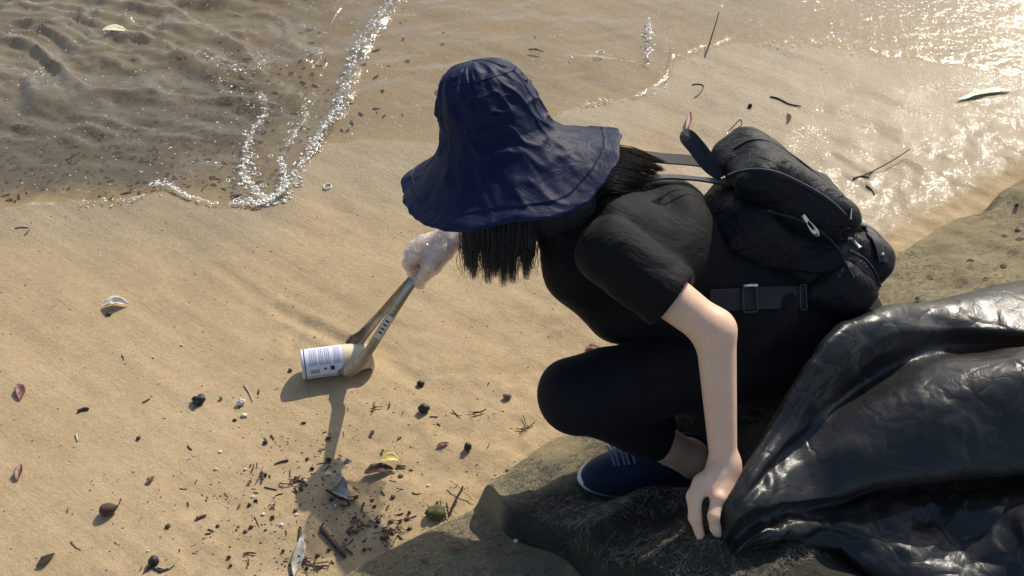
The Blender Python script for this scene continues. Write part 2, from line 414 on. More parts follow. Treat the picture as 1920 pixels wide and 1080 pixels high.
def mk_hair():
    m, nt, p, out = mat_new('hair'); rn = attr(nt, 'tone')
    nt.links.new(ramp(nt, rn, [(0, (.010, .007, .006)), (.5, (.026, .016, .012)), (1, (.19, .098, .062))]), p.inputs['Base Color'])  # brown end lifted for sunlit hair, so the colour carries that light
    p.inputs['Roughness'].default_value = .38; p.inputs['Specular IOR Level'].default_value = .55; return m
def mk_label():
    m, nt, p, out = mat_new('printed_can_label'); u = attr(nt, 'lu'); v = attr(nt, 'lv')
    cmb = nt.nodes.new('ShaderNodeCombineXYZ'); nt.links.new(u, cmb.inputs[0]); nt.links.new(v, cmb.inputs[1])
    # rows of very small print
    rows = math_(nt, 'GREATER_THAN', math_(nt, 'SINE', math_(nt, 'MULTIPLY', u, 130.0)), -.25)
    wn_ = N(nt, 'ShaderNodeTexNoise', Scale=90.0, Detail=2); mp = N(nt, 'ShaderNodeMapping'); mp.inputs['Scale'].default_value = (.55, 2.2, 1)
    nt.links.new(cmb.outputs[0], mp.inputs[0]); nt.links.new(mp.outputs[0], wn_.inputs['Vector'])
    words = math_(nt, 'GREATER_THAN', wn_.outputs[0], .44)
    def band(x, a, b): return math_(nt, 'MULTIPLY', math_(nt, 'GREATER_THAN', x, a), math_(nt, 'LESS_THAN', x, b))
    cols = math_(nt, 'ADD', math_(nt, 'ADD', band(u, .12, .34), band(u, .38, .50)), math_(nt, 'ADD', band(u, .53, .68), band(u, .75, .93)), True)
    blk = math_(nt, 'MULTIPLY', cols, math_(nt, 'ADD', band(v, .10, .50), band(v, .78, .86), True))
    txt = math_(nt, 'MULTIPLY', math_(nt, 'MULTIPLY', rows, words), blk)
    c = mixc(nt, math_(nt, 'MULTIPLY', txt, .75), (.70, .72, .80), (.08, .10, .22))
    line = math_(nt, 'ADD', band(v, .735, .75), band(u, -.1, .025), True); c = mixc(nt, line, c, (.03, .03, .05))
    nt.links.new(c, p.inputs['Base Color']); p.inputs['Roughness'].default_value = .35; return m

M = dict(
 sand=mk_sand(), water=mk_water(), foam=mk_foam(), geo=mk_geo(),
 fibre=simple('geotextile_fibre', (.07, .067, .052), (.24, .225, .17), 60, .9, 0, spec=.1),
 shirt=mk_cloth('black_polo_jersey', (.0055, .0055, .006), (.008, .008, .0085), 900, .7, .06, .55, 13, .014, .13),
 trouser=mk_cloth('black_trousers', (.0035, .004, .006), (.0055, .006, .009), 900, .85, .03, .15, 9, .008),
 navy=mk_cloth('navy_hat_nylon', (.0052, .0092, .036), (.0080, .0135, .048), 1100, .5, .0, .4, 20, .009, .15),
 pack=mk_cloth('black_backpack_nylon', (.0045, .005, .0072), (.007, .0078, .011), 1000, .5, .03, .75, 22, .016, .2),
 web=mk_cloth('black_webbing', (.014, .015, .019), (.022, .023, .028), 700, .6, .35, .1, 30, .002),
 shoe=mk_cloth('navy_shoe_mesh', (.006, .012, .034), (.010, .020, .050), 260, .8, .2, .3, 90, .003),
 lace=mk_cloth('shoe_lace', (.10, .13, .21), (.14, .18, .27), 900, .8, .3, .1),
 sole=simple('white_rubber_sole', (.55, .56, .60), (.68, .69, .72), 30, .6, .1),
 skin=mk_skin(), hair=mk_hair(), bag=mk_plastic_bag(), glove=mk_glove(), label=mk_label(),
 metal=simple('brushed_steel', (.22, .212, .19), (.32, .31, .28), 60, .30, .15, .0006, metal=.85),
 chrome=simple('bright_metal', (.74, .73, .70), (.85, .84, .82), 30, .35, 0, metal=.8),
 darkmetal=simple('dark_metal', (.03, .03, .032), (.05, .05, .055), 30, .3, 0, metal=.7),
 can=simple('cream_plastic', (.60, .50, .33), (.72, .63, .45), 40, .5, .2, .001),
 print=simple('black_print', (.012, .012, .02), (.02, .02, .035), 30, .5, 0),
 sticker=simple('white_sticker', (.55, .53, .46), (.66, .63, .56), 30, .5, 0),
 twig=simple('dark_twig', (.025, .017, .012), (.07, .048, .030), 90, .8, .6, .0015),
 bark=simple('brown_bark', (.05, .033, .02), (.12, .075, .042), 90, .85, .6, .0015),
 palewood=simple('pale_driftwood', (.30, .25, .18), (.48, .41, .30), 70, .8, .5, .0015),
 greywood=simple('silvery_driftwood', (.20, .18, .15), (.55, .52, .46), 45, .6, .5, .0015),
 coal=simple('black_pebble', (.012, .011, .011), (.035, .03, .028), 60, .55, .5, .0015),
 shell=simple('white_shell', (.62, .56, .44), (.78, .73, .62), 60, .55, .5, .0012),
 grey=simple('grey_pebble', (.13, .10, .10), (.22, .18, .17), 80, .7, .5, .001),
 leaf_b=simple('brown_leaf', (.06, .028, .014), (.14, .062, .028), 70, .6, .5, .001),
 leaf_r=simple('reddish_leaf', (.13, .045, .035), (.24, .10, .075), 70, .5, .5, .001),
 leaf_y=simple('yellow_leaf', (.60, .46, .10), (.74, .62, .24), 60, .55, .3, .001),
 leaf_c=simple('cream_leaf', (.66, .60, .34), (.78, .72, .50), 50, .4, .2, .001),
 leaf_g=simple('pale_green_leaf', (.26, .34, .12), (.40, .46, .20), 50, .35, .2, .001),
 moss=simple('mossy_husk', (.05, .05, .02), (.14, .13, .05), 80, .9, .7, .002),
)

# ------------------------------------------------------------------ the setting: sand, sea, foam
def on2(p): return on(p[0], p[1], 0.0)[:2]
EDGE_PX = [(-260, 400), (-100, 396), (0, 392), (60, 380), (150, 386), (250, 379), (300, 362), (350, 380), (400, 389), (480, 390), (532, 374),
           (566, 320), (610, 268), (700, 262), (815, 272), (930, 262), (1070, 207), (1200, 182), (1252, 152), (1262, 112), (1380, 72), (1560, 88), (1700, 112), (1960, 150), (2300, 190)]
EDGE = np.array([on2(p) for p in EDGE_PX])
FRONT = np.array([on2(p) for p in [(532, 374), (566, 322), (606, 258), (640, 205), (655, 160), (684, 85), (742, 0), (820, -110), (1000, -330)]])
def yE(x):
    x = np.asarray(x, float)
    y = np.interp(x, EDGE[:, 0], EDGE[:, 1])
    return y+.010*noise(x*22, 0*x, 3.3)+.005*noise(x*60, 0*x, 5.1)
def seg_dist(x, y, L):
    d = np.full(np.shape(x), 1e9)
    for a, b in zip(L[:-1], L[1:]):
        ab = b-a; h = np.clip(((x-a[0])*ab[0]+(y-a[1])*ab[1])/(ab@ab), 0, 1)
        d = np.minimum(d, np.hypot(x-a[0]-h*ab[0], y-a[1]-h*ab[1]))
    return d
def xF(y): return np.interp(y, FRONT[:, 1], FRONT[:, 0])
def water_in(x, y): return y-yE(x)                        # > 0 inside the wash
def deep_in(x, y):                                        # > 0 behind the little breaking wave
    return np.minimum(xF(y)-x, (y-yE(x)))
GO = np.array([-.327, 1.30]); GE = nrm([.82, .572]); GN = np.array([GE[1], -GE[0]])
def sd_of(x, y): return (x-GO[0])*GE[0]+(y-GO[1])*GE[1], (x-GO[0])*GN[0]+(y-GO[1])*GN[1]
def xy_of(s, d): return GO[0]+s*GE[0]+d*GN[0], GO[1]+s*GE[1]+d*GN[1]

DRAG = [([(548, 655), (552, 630), (570, 606), (640, 640)], .004), ([(520, 575), (560, 598), (600, 615), (650, 645)], .005), ([(410, 500), (470, 545), (530, 590)], .003),
        ([(1560, 290), (1600, 315), (1625, 330)], .004), ([(1600, 340), (1625, 352), (1640, 362)], .003), ([(740, 690), (765, 705), (786, 718)], .003), ([(720, 600), (760, 618), (800, 626)], .002)]
def sand_z(x, y):
    w = water_in(x, y); dp = deep_in(x, y)
    z = -np.minimum(.10*np.clip(w, 0, None), .010) - .16*np.minimum(np.clip(dp, 0, None), .5)
    z = z - .02*np.clip(y-5, 0, 40)
    near = np.exp(-((x-.1)**2+(y-2)**2)/9)
    z = z+near*(.006*fbm(x*1.8, y*1.8, 0, 3, 5)+.0035*fbm(x*7, y*7, 0, 3, 9)*(.4+.6*sstep(.2, -.4, w)))
    u = x*.80-y*.60; v = x*.60+y*.80                      # swash streaks
    z = z+near*.0022*fbm(u*2.5, v*15, 0, 3, 21)*(.5+.5*sstep(1.5, 1.9, y))
    # rough trampled patch along the wrack line
    s, d = sd_of(x, y); z = z+near*.003*sstep(-.55, -.15, d)*fbm(x*38, y*38, 0, 3, 31)
    for L, a in DRAG:
        P = np.array([on2(p) for p in L]); dd = seg_dist(x, y, P)
        z = z+.55*a*(np.exp(-((dd-.026)/.013)**2)-1.1*np.exp(-(dd/.016)**2))*(1+.4*noise(x*30, y*30, 0, 91))
    return z
def axis(a, b, h, far, g=1.35):
    c = list(np.arange(a, b, h)); st = h; lo, hi = a, c[-1]
    L, H = [], []
    while lo > -far: st *= g; lo -= st; L.append(lo)
    st = h
    while hi < far: st *= g; hi += st; H.append(hi)
    return np.array(L[::-1]+c+H)
ax_ = axis(-1.95, 2.0, .0105, 150); ay_ = axis(.7, 3.9, .0105, 150)
GX, GY = np.meshgrid(ax_, ay_, indexing='ij')
GZ = sand_z(GX, GY)
gw = water_in(GX, GY)
s_, d_ = sd_of(GX, GY)
wet = .30+.70*sstep(-.42, -.02, gw+.10*noise(GX*3, GY*3, 1))
wet = np.maximum(wet, .95*sstep(.12, .62, GX+.14*noise(GX*4, GY*4, 2)-.0*GY)*sstep(1.85, 2.25, GY)*sstep(-.02, -.17, d_))
wet = wet*(1-.85*sstep(-.16, .0, d_))
wet = np.where(GX < .1, wet*(.15+.85*sstep(1.55, 2.3, GY)), wet)
DC = on2((170, 205))
det = np.exp(-(((GX-DC[0])/.60)**2+((GY-DC[1])/.42)**2))*sstep(-.02, .06, gw)
sand = mobj('sand', np.stack([GX, GY, GZ], -1), gridF(len(ax_), len(ay_)), M['sand'], attrs={'wet': wet, 'detritus': det}); sand['kind'] = 'structure'

wx = axis(-2.6, 2.9, .011, 120); ws = np.concatenate([[0, .003, .007, .012], np.arange(.02, 2.1, .011)]); k = ws[-1]; st = .011
while k < 140: st *= 1.35; k += st; ws = np.append(ws, k)
WX, WS = np.meshgrid(wx, ws, indexing='ij'); WY = yE(WX)+WS
dp = deep_in(WX, WY); dps = sstep(0, .16, dp); fd = seg_dist(WX, WY, FRONT)
near = np.exp(-((WX)**2+(WY-3)**2)/30)
a = math.radians(-24); ru = WX*math.cos(a)+WY*math.sin(a); rv = -WX*math.sin(a)+WY*math.cos(a)
rv2 = rv+.10*fbm(ru*2.2, rv*2.2, 0, 2, 3)
rid = 1-np.abs(fbm(ru*1.9, rv2*6.5, 0, 3, 11)); rid2 = 1-np.abs(fbm(ru*6, rv2*15, 0.5, 3, 17))
WZ = .0035*sstep(0, .03, WS)+.0004
WZ = WZ+near*dps*sstep(.05, .7, WS)*(.030*(rid**2-.5)+.015*(rid2**2-.5))
WZ = WZ+near*.007*dps*(fbm(ru*9, rv2*22, 1.7, 3, 41))*sstep(.02, .25, WS)
WZ = WZ+near*sstep(.02, .2, WS)*(1-dps)*((.0046-.0034*sstep(.3, 1.0, WX))*fbm(WX*5+.6*WY, WY*17-4*WX, 0, 3, 23)+.004*(1-.8*sstep(.3, 1.0, WX))*np.clip(noise(WX*2.2, WY*9, 0, 77), 0, 1))
side = (WX < xF(WY)+.03)
WZ = WZ+near*.013*np.exp(-(fd/.022)**2)*sstep(0, .15, WS)*(1+.4*noise(WX*30, WY*30))
WZ = np.maximum(WZ, sand_z(WX, WY)+.0012)
depth = np.clip(.16+1.15*np.clip(dp, 0, .75)+.5*np.exp(-(fd/.04)**2)*(dp > -.02), 0, 1)*sstep(0, .10, WS)
sea = mobj('sea_water', np.stack([WX, WY, WZ], -1), gridF(len(wx), len(ws)), M['water'], attrs={'depth': depth}); sea['kind'] = 'structure'

def water_z(x, y): return .006*(water_in(x, y) > 0)+.012*np.exp(-(seg_dist(np.array([x]), np.array([y]), FRONT)[0]/.022)**2)*(water_in(x, y) > 0)
def dome(n=7, m=3):
    V = []; F = []
    for i in range(m):
        ph = i/m*math.pi/2
        for j in range(n): V.append((math.cos(ph)*math.cos(2*math.pi*j/n), math.cos(ph)*math.sin(2*math.pi*j/n), math.sin(ph)))
    V.append((0, 0, 1))
    F = [(i*n+j, i*n+(j+1) % n, (i+1)*n+(j+1) % n, (i+1)*n+j) for i in range(m-1) for j in range(n)]
    F += [((m-1)*n+j, (m-1)*n+(j+1) % n, m*n, m*n) for j in range(n)]
    return np.array(V), np.array(F)
def ring(n=14, m=5, r=.16):
    a = np.linspace(0, 2*np.pi, n, endpoint=False); b = np.linspace(0, 2*np.pi, m, endpoint=False)
    A, B = np.meshgrid(a, b, indexing='ij')
    return np.stack([(1+r*np.cos(B))*np.cos(A), (1+r*np.cos(B))*np.sin(A), r*1.3*np.sin(B)], -1).reshape(-1, 3), gridF(n, m, True, True)
FS = 1.25; DV, DF = dome(); RV, RF = ring(); foam = []
def bub(px, py, r, fl=.55, rn=False):
    p = on(px, py, 0)
    z = water_z(p[0], p[1]); V, F = (RV, RF) if rn else (DV, DF)
    e = random.uniform(.75, 1.5); t = random.uniform(0, 6.28); c, s = math.cos(t), math.sin(t)
    W = V*np.array([r*e, r/e, r*fl]); W = np.stack([W[:, 0]*c-W[:, 1]*s, W[:, 0]*s+W[:, 1]*c, W[:, 2]], 1)
    W = W*FS
    foam.append((W+np.array([p[0], p[1], z+.0005]), F))
def foam_line(pts, count, width, rmin, rmax, clump=.95):
    P = crom(np.array(pts, float), 200)
    for i in range(int(count*1.7)):
        t = random.random()
        if noise(t*14+pts[0][0], pts[0][1]*.1) < random.uniform(-1, 1)*clump-.25: continue
        q = P[int(t*199)]; g = abs(random.gauss(0, 1))
        r = rmin*.6+(rmax-rmin)*random.random()**3
        bub(q[0]+random.gauss(0, width), q[1]+random.gauss(0, width*.7), r)
foam_line([(520, 376), (562, 326), (604, 258), (640, 205), (655, 160)], 480, 8, .0012, .0050)
foam_line([(655, 165), (668, 115), (690, 70), (742, 0)], 330, 9, .0015, .0055)
foam_line([(445, 385), (490, 382), (520, 372), (540, 360)], 260, 5, .0012, .0055)
foam_line([(470, 285), (455, 330), (475, 355), (500, 378)], 260, 7, .0012, .0055)
foam_line([(525, 300), (535, 330), (528, 352)], 130, 4, .0012, .0045)
foam_line([(485, 180), (502, 212), (470, 255), (462, 285)], 170, 6, .001, .0045)
foam_line([(565, 205), (575, 225), (550, 255), (545, 275)], 90, 6, .001, .004)
foam_line([(380, 105), (440, 130), (500, 122)], 110, 6, .001, .005)
foam_line([(385, 140), (420, 160), (470, 200)], 60, 8, .001, .004)
foam_line([(280, 350), (312, 345), (345, 368), (400, 385)], 200, 4, .001, .0045)
foam_line([(150, 384), (240, 380), (300, 364)], 60, 5, .001, .004)
foam_line([(1215, 35), (1220, 60), (1216, 85), (1214, 112)], 170, 4, .001, .005)
foam_line([(1065, 108), (1120, 110), (1200, 122), (1250, 150), (1215, 178), (1140, 192), (1085, 204)], 150, 7, .0008, .0035)
foam_line([(1290, 112), (1360, 124), (1460, 128), (1560, 128)], 60, 7, .0008, .003)
foam_line([(1380, 76), (1440, 82), (1560, 92), (1640, 104), (1720, 120)], 70, 8, .0008, .0035)
foam_line([(1640, 8), (1720, 2), (1800, 40), (1830, 60)], 80, 14, .0008, .0035)
foam_line([(1750, 100), (1800, 75), (1870, 30)], 60, 14, .0008, .0030)
foam_line([(0, 165), (40, 150), (75, 142)], 60, 9, .001, .004)
for i in range(520):
    px, py = random.uniform(0, 800), random.uniform(0, 380)
    p = on(px, py)
    if water_in(p[0], p[1]) > .01: bub(px, py, random.uniform(.0007, .0024))
for i in range(160):
    px, py = random.uniform(800, 1900), random.uniform(0, 200)
    p = on(px, py)
    if water_in(p[0], p[1]) > .01: bub(px, py, random.uniform(.0007, .0022))
for (px, py, r) in [(614, 350, .0085), (548, 252, .008), (478, 297, .008), (468, 272, .007), (445, 382, .009), (455, 376, .006), (545, 236, .006), (484, 330, .006), (428, 342, .005), (716, 330, .005), (742, 322, .005), (560, 348, .006), (508, 296, .005), (1125, 102, .009), (495, 352, .006)]:
    bub(px, py, r, 1.0, True)
def mk_lace():
    m, nt, p, out = mat_new('foam_film'); nt.nodes.remove(p); co = objco(nt); fw_ = attr(nt, 'fade')
    wv = N(nt, 'ShaderNodeTexNoise', Scale=60, Detail=3); nt.links.new(co, wv.inputs['Vector'])
    mp = nt.nodes.new('ShaderNodeVectorMath'); mp.operation = 'MULTIPLY_ADD'; nt.links.new(wv.outputs['Color'], mp.inputs[0]); mp.inputs[1].default_value = (.02, .02, .02); nt.links.new(co, mp.inputs[2])
    va = N(nt, 'ShaderNodeTexVoronoi', Scale=95); va.feature = 'DISTANCE_TO_EDGE'; nt.links.new(mp.outputs[0], va.inputs['Vector'])
    vb = N(nt, 'ShaderNodeTexVoronoi', Scale=230); vb.feature = 'DISTANCE_TO_EDGE'; nt.links.new(mp.outputs[0], vb.inputs['Vector'])
    l1 = math_(nt, 'SUBTRACT', 1.0, math_(nt, 'MULTIPLY', va.outputs['Distance'], 10.0), True); l2 = math_(nt, 'SUBTRACT', 1.0, math_(nt, 'MULTIPLY', vb.outputs['Distance'], 8.0), True)
    ms = math_(nt, 'MULTIPLY', math_(nt, 'SUBTRACT', math_(nt, 'ADD', noi(nt, co, 30, 4, .65), math_(nt, 'MULTIPLY', fw_, .30)), .64), 4.0, True)
    f = math_(nt, 'MULTIPLY', math_(nt, 'MAXIMUM', l1, math_(nt, 'MULTIPLY', l2, .6)), math_(nt, 'MULTIPLY', ms, .70), True)
    tr = N(nt, 'ShaderNodeBsdfTransparent'); df = N(nt, 'ShaderNodeBsdfDiffuse'); df.inputs[0].default_value = (.82, .79, .70, 1)
    mx = nt.nodes.new('ShaderNodeMixShader'); nt.links.new(f, mx.inputs[0]); nt.links.new(tr.outputs[0], mx.inputs[1]); nt.links.new(df.outputs[0], mx.inputs[2]); nt.links.new(mx.outputs[0], out.inputs[0]); return m
lace_p, lace_f = [], []
for pts, wd in (([(505, 384), (545, 352), (585, 288), (628, 222), (652, 165), (676, 95), (742, 0)], .030), ([(430, 386), (480, 388), (525, 376)], .022), ([(490, 175), (500, 215), (470, 260), (458, 320), (480, 360), (505, 380)], .030), ([(270, 356), (312, 350), (345, 368), (410, 388)], .018),
                ([(370, 100), (440, 128), (510, 120)], .030), ([(570, 200), (572, 230), (548, 262), (530, 310), (528, 350)], .026), ([(60, 384), (150, 382), (240, 378), (300, 362)], .016), ([(1060, 108), (1130, 112), (1205, 125), (1245, 150), (1200, 180), (1090, 203)], .020), ([(1214, 30), (1219, 70), (1215, 115)], .016)):
    P_ = np.array([on(*q) for q in crom(np.array(pts, float), 90)]); T_ = np.gradient(P_[:, :2], axis=0); T_ /= np.linalg.norm(T_, axis=1)[:, None]; c_ = np.linspace(-1, 1, 9)
    XY = P_[:, None, :2]+c_[None, :, None]*wd*(1+.5*noise(np.arange(90)*.2, wd*99))[:, None, None]*np.stack([-T_[:, 1], T_[:, 0]], -1)[:, None]
    zz = np.interp(0, [0], [0])+np.array([[max(water_z(a_, b_), .0005)+.0035 for a_, b_ in r_] for r_ in XY]); zz = np.where(water_in(XY[..., 0], XY[..., 1]) > 0, zz, .004)
    lace_p.append((np.concatenate([XY, zz[..., None]], -1).reshape(-1, 3), gridF(90, 9))); lace_f.append(np.broadcast_to(1-np.abs(c_)*1.6, (90, 9)).ravel())
LV, LF = merge(lace_p); o = mobj('foam_film', LV, LF, mk_lace(), attrs={'fade': np.concatenate(lace_f)}); o['kind'] = 'stuff'; tag(o, 'thin lacy film of foam spread beside the bubble lines', 'foam')
FV, FF = merge(foam)
fo = mobj('sea_foam', FV, clean_quads(FF), M['foam']); fo['kind'] = 'stuff'; tag(fo, 'white bubbly sea foam strung along the edge of the wash', 'foam')

# ------------------------------------------------------------------ geotextile sandbags of the revetment
def hB(s, d):
    dd = np.clip(d, 0, None)
    h = .055*(1-np.exp(-dd/.035))+.26*np.minimum(dd, .75)+.10*(1-np.exp(-np.clip(dd-.75, 0, None)/.4))
    h = h+.03*sstep(.36, .50, d)+.060*np.exp(-(((s-.435)/.065)**2+((d-.510)/.05)**2)); h = h-.03*np.exp(-np.clip(d+.06, 0, None)/.05)
    return h+.008*fbm(s*3, d*3, 0, 3, 61)+.0035*fbm(s*11, d*11, 1, 3, 62)
def s0(d): return .272+.10*d+.012*np.sin(d*26+.4)
def hA(s, d):
    h = hB(s, d)
    e = sstep(0, .05, d+.012*noise(s*9, 4.2))*sstep(0, .014, s-s0(d))
    h = h+.078*e
    wob = .03*noise(s*2.3, d*1.1, 9)+.012*noise(s*7, d*4, 4)
    sh = .5+.5*sstep(.15, .3, s)
    for c, a_, wd in ((.335, .046, .045), (.455, .034, .040), (.595, .044, .055), (.74, .03, .05)):
        x = d-c-wob
        h = h+a_*sh*(1 if c < .4 else 1-.8*sstep(.52, .66, s))*(np.exp(-np.clip(x, 0, None)/.012*.35)*(x > 0)+np.exp(-(np.clip(-x, 0, None)/wd)**2)*(x <= 0))*(1-sstep(1.25, 1.6, s))
    h = h-.045*sstep(.54, .68, s)*sstep(.42, .54, d)*sstep(1.6, 1.3, s)
    h = h+.060*np.exp(-(((s-.650)/.055)**2+((d-.285)/.040)**2))
    h = h+.012*fbm(s*5.5, d*9, 3, 3, 71)*sstep(0, .1, d)+.0035*fbm(s*26, d*30, 5, 3, 72)
    return h
FOOT_Z = .158
toe = on(1102, 905, FOOT_Z); heel = on(1338, 882, FOOT_Z)
fc = (toe+heel)/2; fdir = nrm((toe-heel)*[1, 1, 0]); fsd = np.array([-fdir[1], fdir[0], 0])
def geo_top(x, y):
    s, d = sd_of(x, y); h = np.where(s > s0(d)+.03, hA(s, d), hB(s, d))
    return foot_flat(x, y, h)
def foot_flat(x, y, h):
    u = (x-fc[0])*fdir[0]+(y-fc[1])*fdir[1]; v = (x-fc[0])*fsd[0]+(y-fc[1])*fsd[1]
    w = sstep(1.45, .85, np.sqrt((u/.15)**2+(v/.078)**2))
    return h*(1-w)+FOOT_Z*w
gs = axis(-.35, 2.25, .007, 30, 1.4); gd = np.concatenate([np.arange(-.06, .95, .0065)]); st = .0065; k = gd[-1]
while k < 8: st *= 1.3; k += st; gd = np.append(gd, k)
S, D = np.meshgrid(gs, gd, indexing='ij'); X, Y = xy_of(S, D)
def sandy_lit(S, D): return np.clip(.25+.55*sstep(.9, 1.5, S)+.35*np.exp(-(D/.05)**2)*sstep(.7, .2, S)+.25*fbm(S*3, D*3, 0, 3, 81), 0, 1)
HB = hB(S, D)
lower = mobj('geotextile_sandbag', np.stack([X, Y, HB], -1), gridF(len(gs), len(gd))[:, ::-1], M['geo'], origin=(GO[0], GO[1], 0), attrs={'sandy_lit': np.clip(sandy_lit(S, D)+.55, 0, 1)})
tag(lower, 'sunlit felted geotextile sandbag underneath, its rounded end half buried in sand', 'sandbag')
# upper layer with its own cut end
gs2 = np.concatenate([[0, .0015, .004, .008, .014, .02, .028, .036], np.arange(.044, 2.0, .007)]); k = gs2[-1]; st = .007
while k < 30: st *= 1.4; k += st; gs2 = np.append(gs2, k)
gd2 = np.concatenate([[0, .0015, .004], np.arange(.008, .95, .0065)])
st = .0065; k = gd2[-1]
while k < 8: st *= 1.3; k += st; gd2 = np.append(gd2, k)
S2, D2 = np.meshgrid(gs2, gd2, indexing='ij'); D2w = D2-.012*noise((S2+.27)*9, 4.2); Sx = S2+s0(D2)
X2, Y2 = xy_of(Sx, D2w); HA = hA(Sx, D2)
edge = np.minimum(S2/.007, D2/.012); drop = np.clip(1-edge, 0, 1)
HA = np.where(drop > 0, np.minimum(HA, hB(Sx, D2)+.078*np.sqrt(np.clip(1-drop**2, 0, 1)))-.012*(drop >= 1), HA)
HA = foot_flat(X2, Y2, HA)
upper = mobj('geotextile_sandbag', np.stack([X2, Y2, HA], -1), gridF(len(gs2), len(gd2))[:, ::-1], M['geo'], origin=(GO[0], GO[1], 0), attrs={'sandy_lit': np.clip(sandy_lit(Sx, D2)*(.12+.88*sstep(.95, 1.3, Sx))+.75*sstep(.20, .07, D2+.04*noise(Sx*12, D2*12)), 0, 1)})  # sand cover, plus body shade and sunlit front edge put into the colour
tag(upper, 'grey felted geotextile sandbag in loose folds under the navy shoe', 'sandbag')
def fibres(parent, count, fn, smin_, smax_, dmin, dmax):
    s = rng.uniform(smin_, smax_, count); d = rng.uniform(dmin, dmax, count)**1.0
    x, y = xy_of(s, d); z = fn(x, y, s, d)
    L = rng.uniform(.004, .012, count)*rng.choice([1, 1, 1, 1.8], count); th = rng.uniform(0, 6.28, count); lift = rng.uniform(.0, .7, count)**2
    wd = rng.uniform(.0003, .0007, count)
    dx, dy = np.cos(th), np.sin(th); tw = rng.normal(0, .9, count)
    rows = []
    for kf in (0, .5, 1.0):
        aa = tw*kf; cx = dx*np.cos(aa)-dy*np.sin(aa); cy = dx*np.sin(aa)+dy*np.cos(aa)
        px_ = x+cx*L*kf; py_ = y+cy*L*kf; ss, dd_ = sd_of(px_, py_)
        pz = np.maximum(fn(px_, py_, ss, dd_), z-.004)+.0009+L*kf*lift*.6
        w = wd*(1-.6*kf)
        rows.append(np.stack([px_-cy*w, py_+cx*w, pz+.0002], -1)); rows.append(np.stack([px_+cy*w, py_-cx*w, pz], -1))
    V = np.stack(rows, 1).reshape(-1, 3); b = np.arange(count)*6
    F = np.concatenate([np.stack([b, b+1, b+3, b+2], 1), np.stack([b+2, b+3, b+5, b+4], 1)])
    o = mobj('loose_fibres', V, F, M['fibre'], parent); o['kind'] = 'stuff'
fibres(upper, 22000, lambda x, y, s, d: foot_flat(x, y, hA(s, d)), .31, 1.05, .015, .62)
fibres(upper, 9000, lambda x, y, s, d: hA(s, d), 1.05, 2.3, .015, .40)
fibres(lower, 5000, lambda x, y, s, d: hB(s, d), -.10, .275, .01, .36)

# ------------------------------------------------------------------ the crouching person
ex, ey, ez = np.eye(3)
LSH = at(1140, 468, 1.875); LEL = at(1342, 622, 1.865); LWR = at(1357, 876, 1.905)
U_ = at(1130, 402, 2.05); RSH = 2*U_-LSH
HEAD = at(942, 275, 1.955)
RWR = at(856, 440, 2.42); REL = np.array([.060, 1.965, .555])
PEL = at(1525, 640, 2.22); WAI = at(1395, 560, 2.14); CHE = at(1225, 462, 2.09)
LAT = nrm(LSH-RSH)
LHIP = np.array([.54, 1.53, .405]); LKN = at(1078, 742, 1.995); LAN = at(1292, 858, 2.190)
RHIP = np.array([.575, 1.65, .40]); RKN = np.array([.30, 1.68, .150]); RAN = np.array([.64, 1.80, .185])
person = thing('person', 'crouching person in a black polo shirt reaching out with steel tongs', 'person', (fc[0], fc[1], FOOT_Z))

# --- body
def sd_body(g):
    d = d_econe(g, PEL, WAI, LAT, (.145, .095), (.115, .080), .09)
    d = smin(d, d_econe(g, WAI, CHE, LAT, (.115, .08), (.135, .092)), .05)
    d = smin(d, d_econe(g, CHE, U_, LAT, (.135, .092), (.14, .060)), .05)
    for sh, el in ((LSH, LEL), (RSH, REL)):
        d = smin(d, d_cone(g, sh, el, .045, .036), .03)
    d = smin(d, d_cone(g, REL, RWR, .037, .024), .02)
    fw = nrm(np.array([-.80, .30, -.52])); upv = nrm(np.array([-.45, .30, .84])); upv = nrm(upv-fw*(upv@fw)); sdv = np.cross(fw, upv)
    d = smin(d, d_cone(g, U_+np.array([-.02, .01, .01]), HEAD-fw*.02-upv*.05, .055, .050), .03)
    hd = d_ell(g, HEAD, (fw, upv, sdv), (.080, .098, .070))
    hd = smin(hd, d_ell(g, HEAD+fw*.045-upv*.07, (fw, upv, sdv), (.045, .045, .045)), .04)             # jaw and chin
    hd = smin(hd, d_cone(g, HEAD+fw*.088+upv*.01, HEAD+fw*.112-upv*.028, .008, .012), .012)             # nose
    for s in (-1, 1):
        hd = smax(hd, -d_ell(g, HEAD+fw*.095+upv*.008+sdv*s*.032, (fw, upv, sdv), (.016, .011, .016)), .01)   # eye sockets
        hd = smin(hd, d_ell(g, HEAD+fw*.078+upv*.006+sdv*s*.032, (fw, upv, sdv), (.012, .011, .012)), .002)
        hd = smin(hd, d_ell(g, HEAD-fw*.008-upv*.01+sdv*s*.076, (fw, upv, sdv), (.018, .030, .008)), .005)     # ears
    hd = smin(hd, d_ell(g, HEAD+fw*.090-upv*.058, (fw, upv, sdv), (.012, .008, .022)), .008)             # lips
    d = smin(d, hd, .025)
    for hp, kn, an in ((LHIP, LKN, LAN), (RHIP, RKN, RAN)):
        d = smin(d, d_cone(g, hp, kn, .070, .048), .03); d = smin(d, d_cone(g, kn, an, .046, .031), .012)
    d = smin(d, d_cone(g, LAN, fc+np.array([.05, 0, .05]), .031, .034), .02); d = smin(d, d_cone(g, fc+np.array([.07, 0, .045]), toe+np.array([.06, 0, .03]), .034, .024), .02)
    d = smin(d, d_cone(g, RAN, RAN+np.array([-.03, -.0, -.06]), .03, .03), .02); d = smin(d, d_cone(g, RAN+np.array([.02, 0, -.03]), RAN+np.array([-.1, -.05, -.07]), .03, .022), .02)
    return d
cut = LSH+.45*(LEL-LSH); cdir = nrm(LEL-LSH)
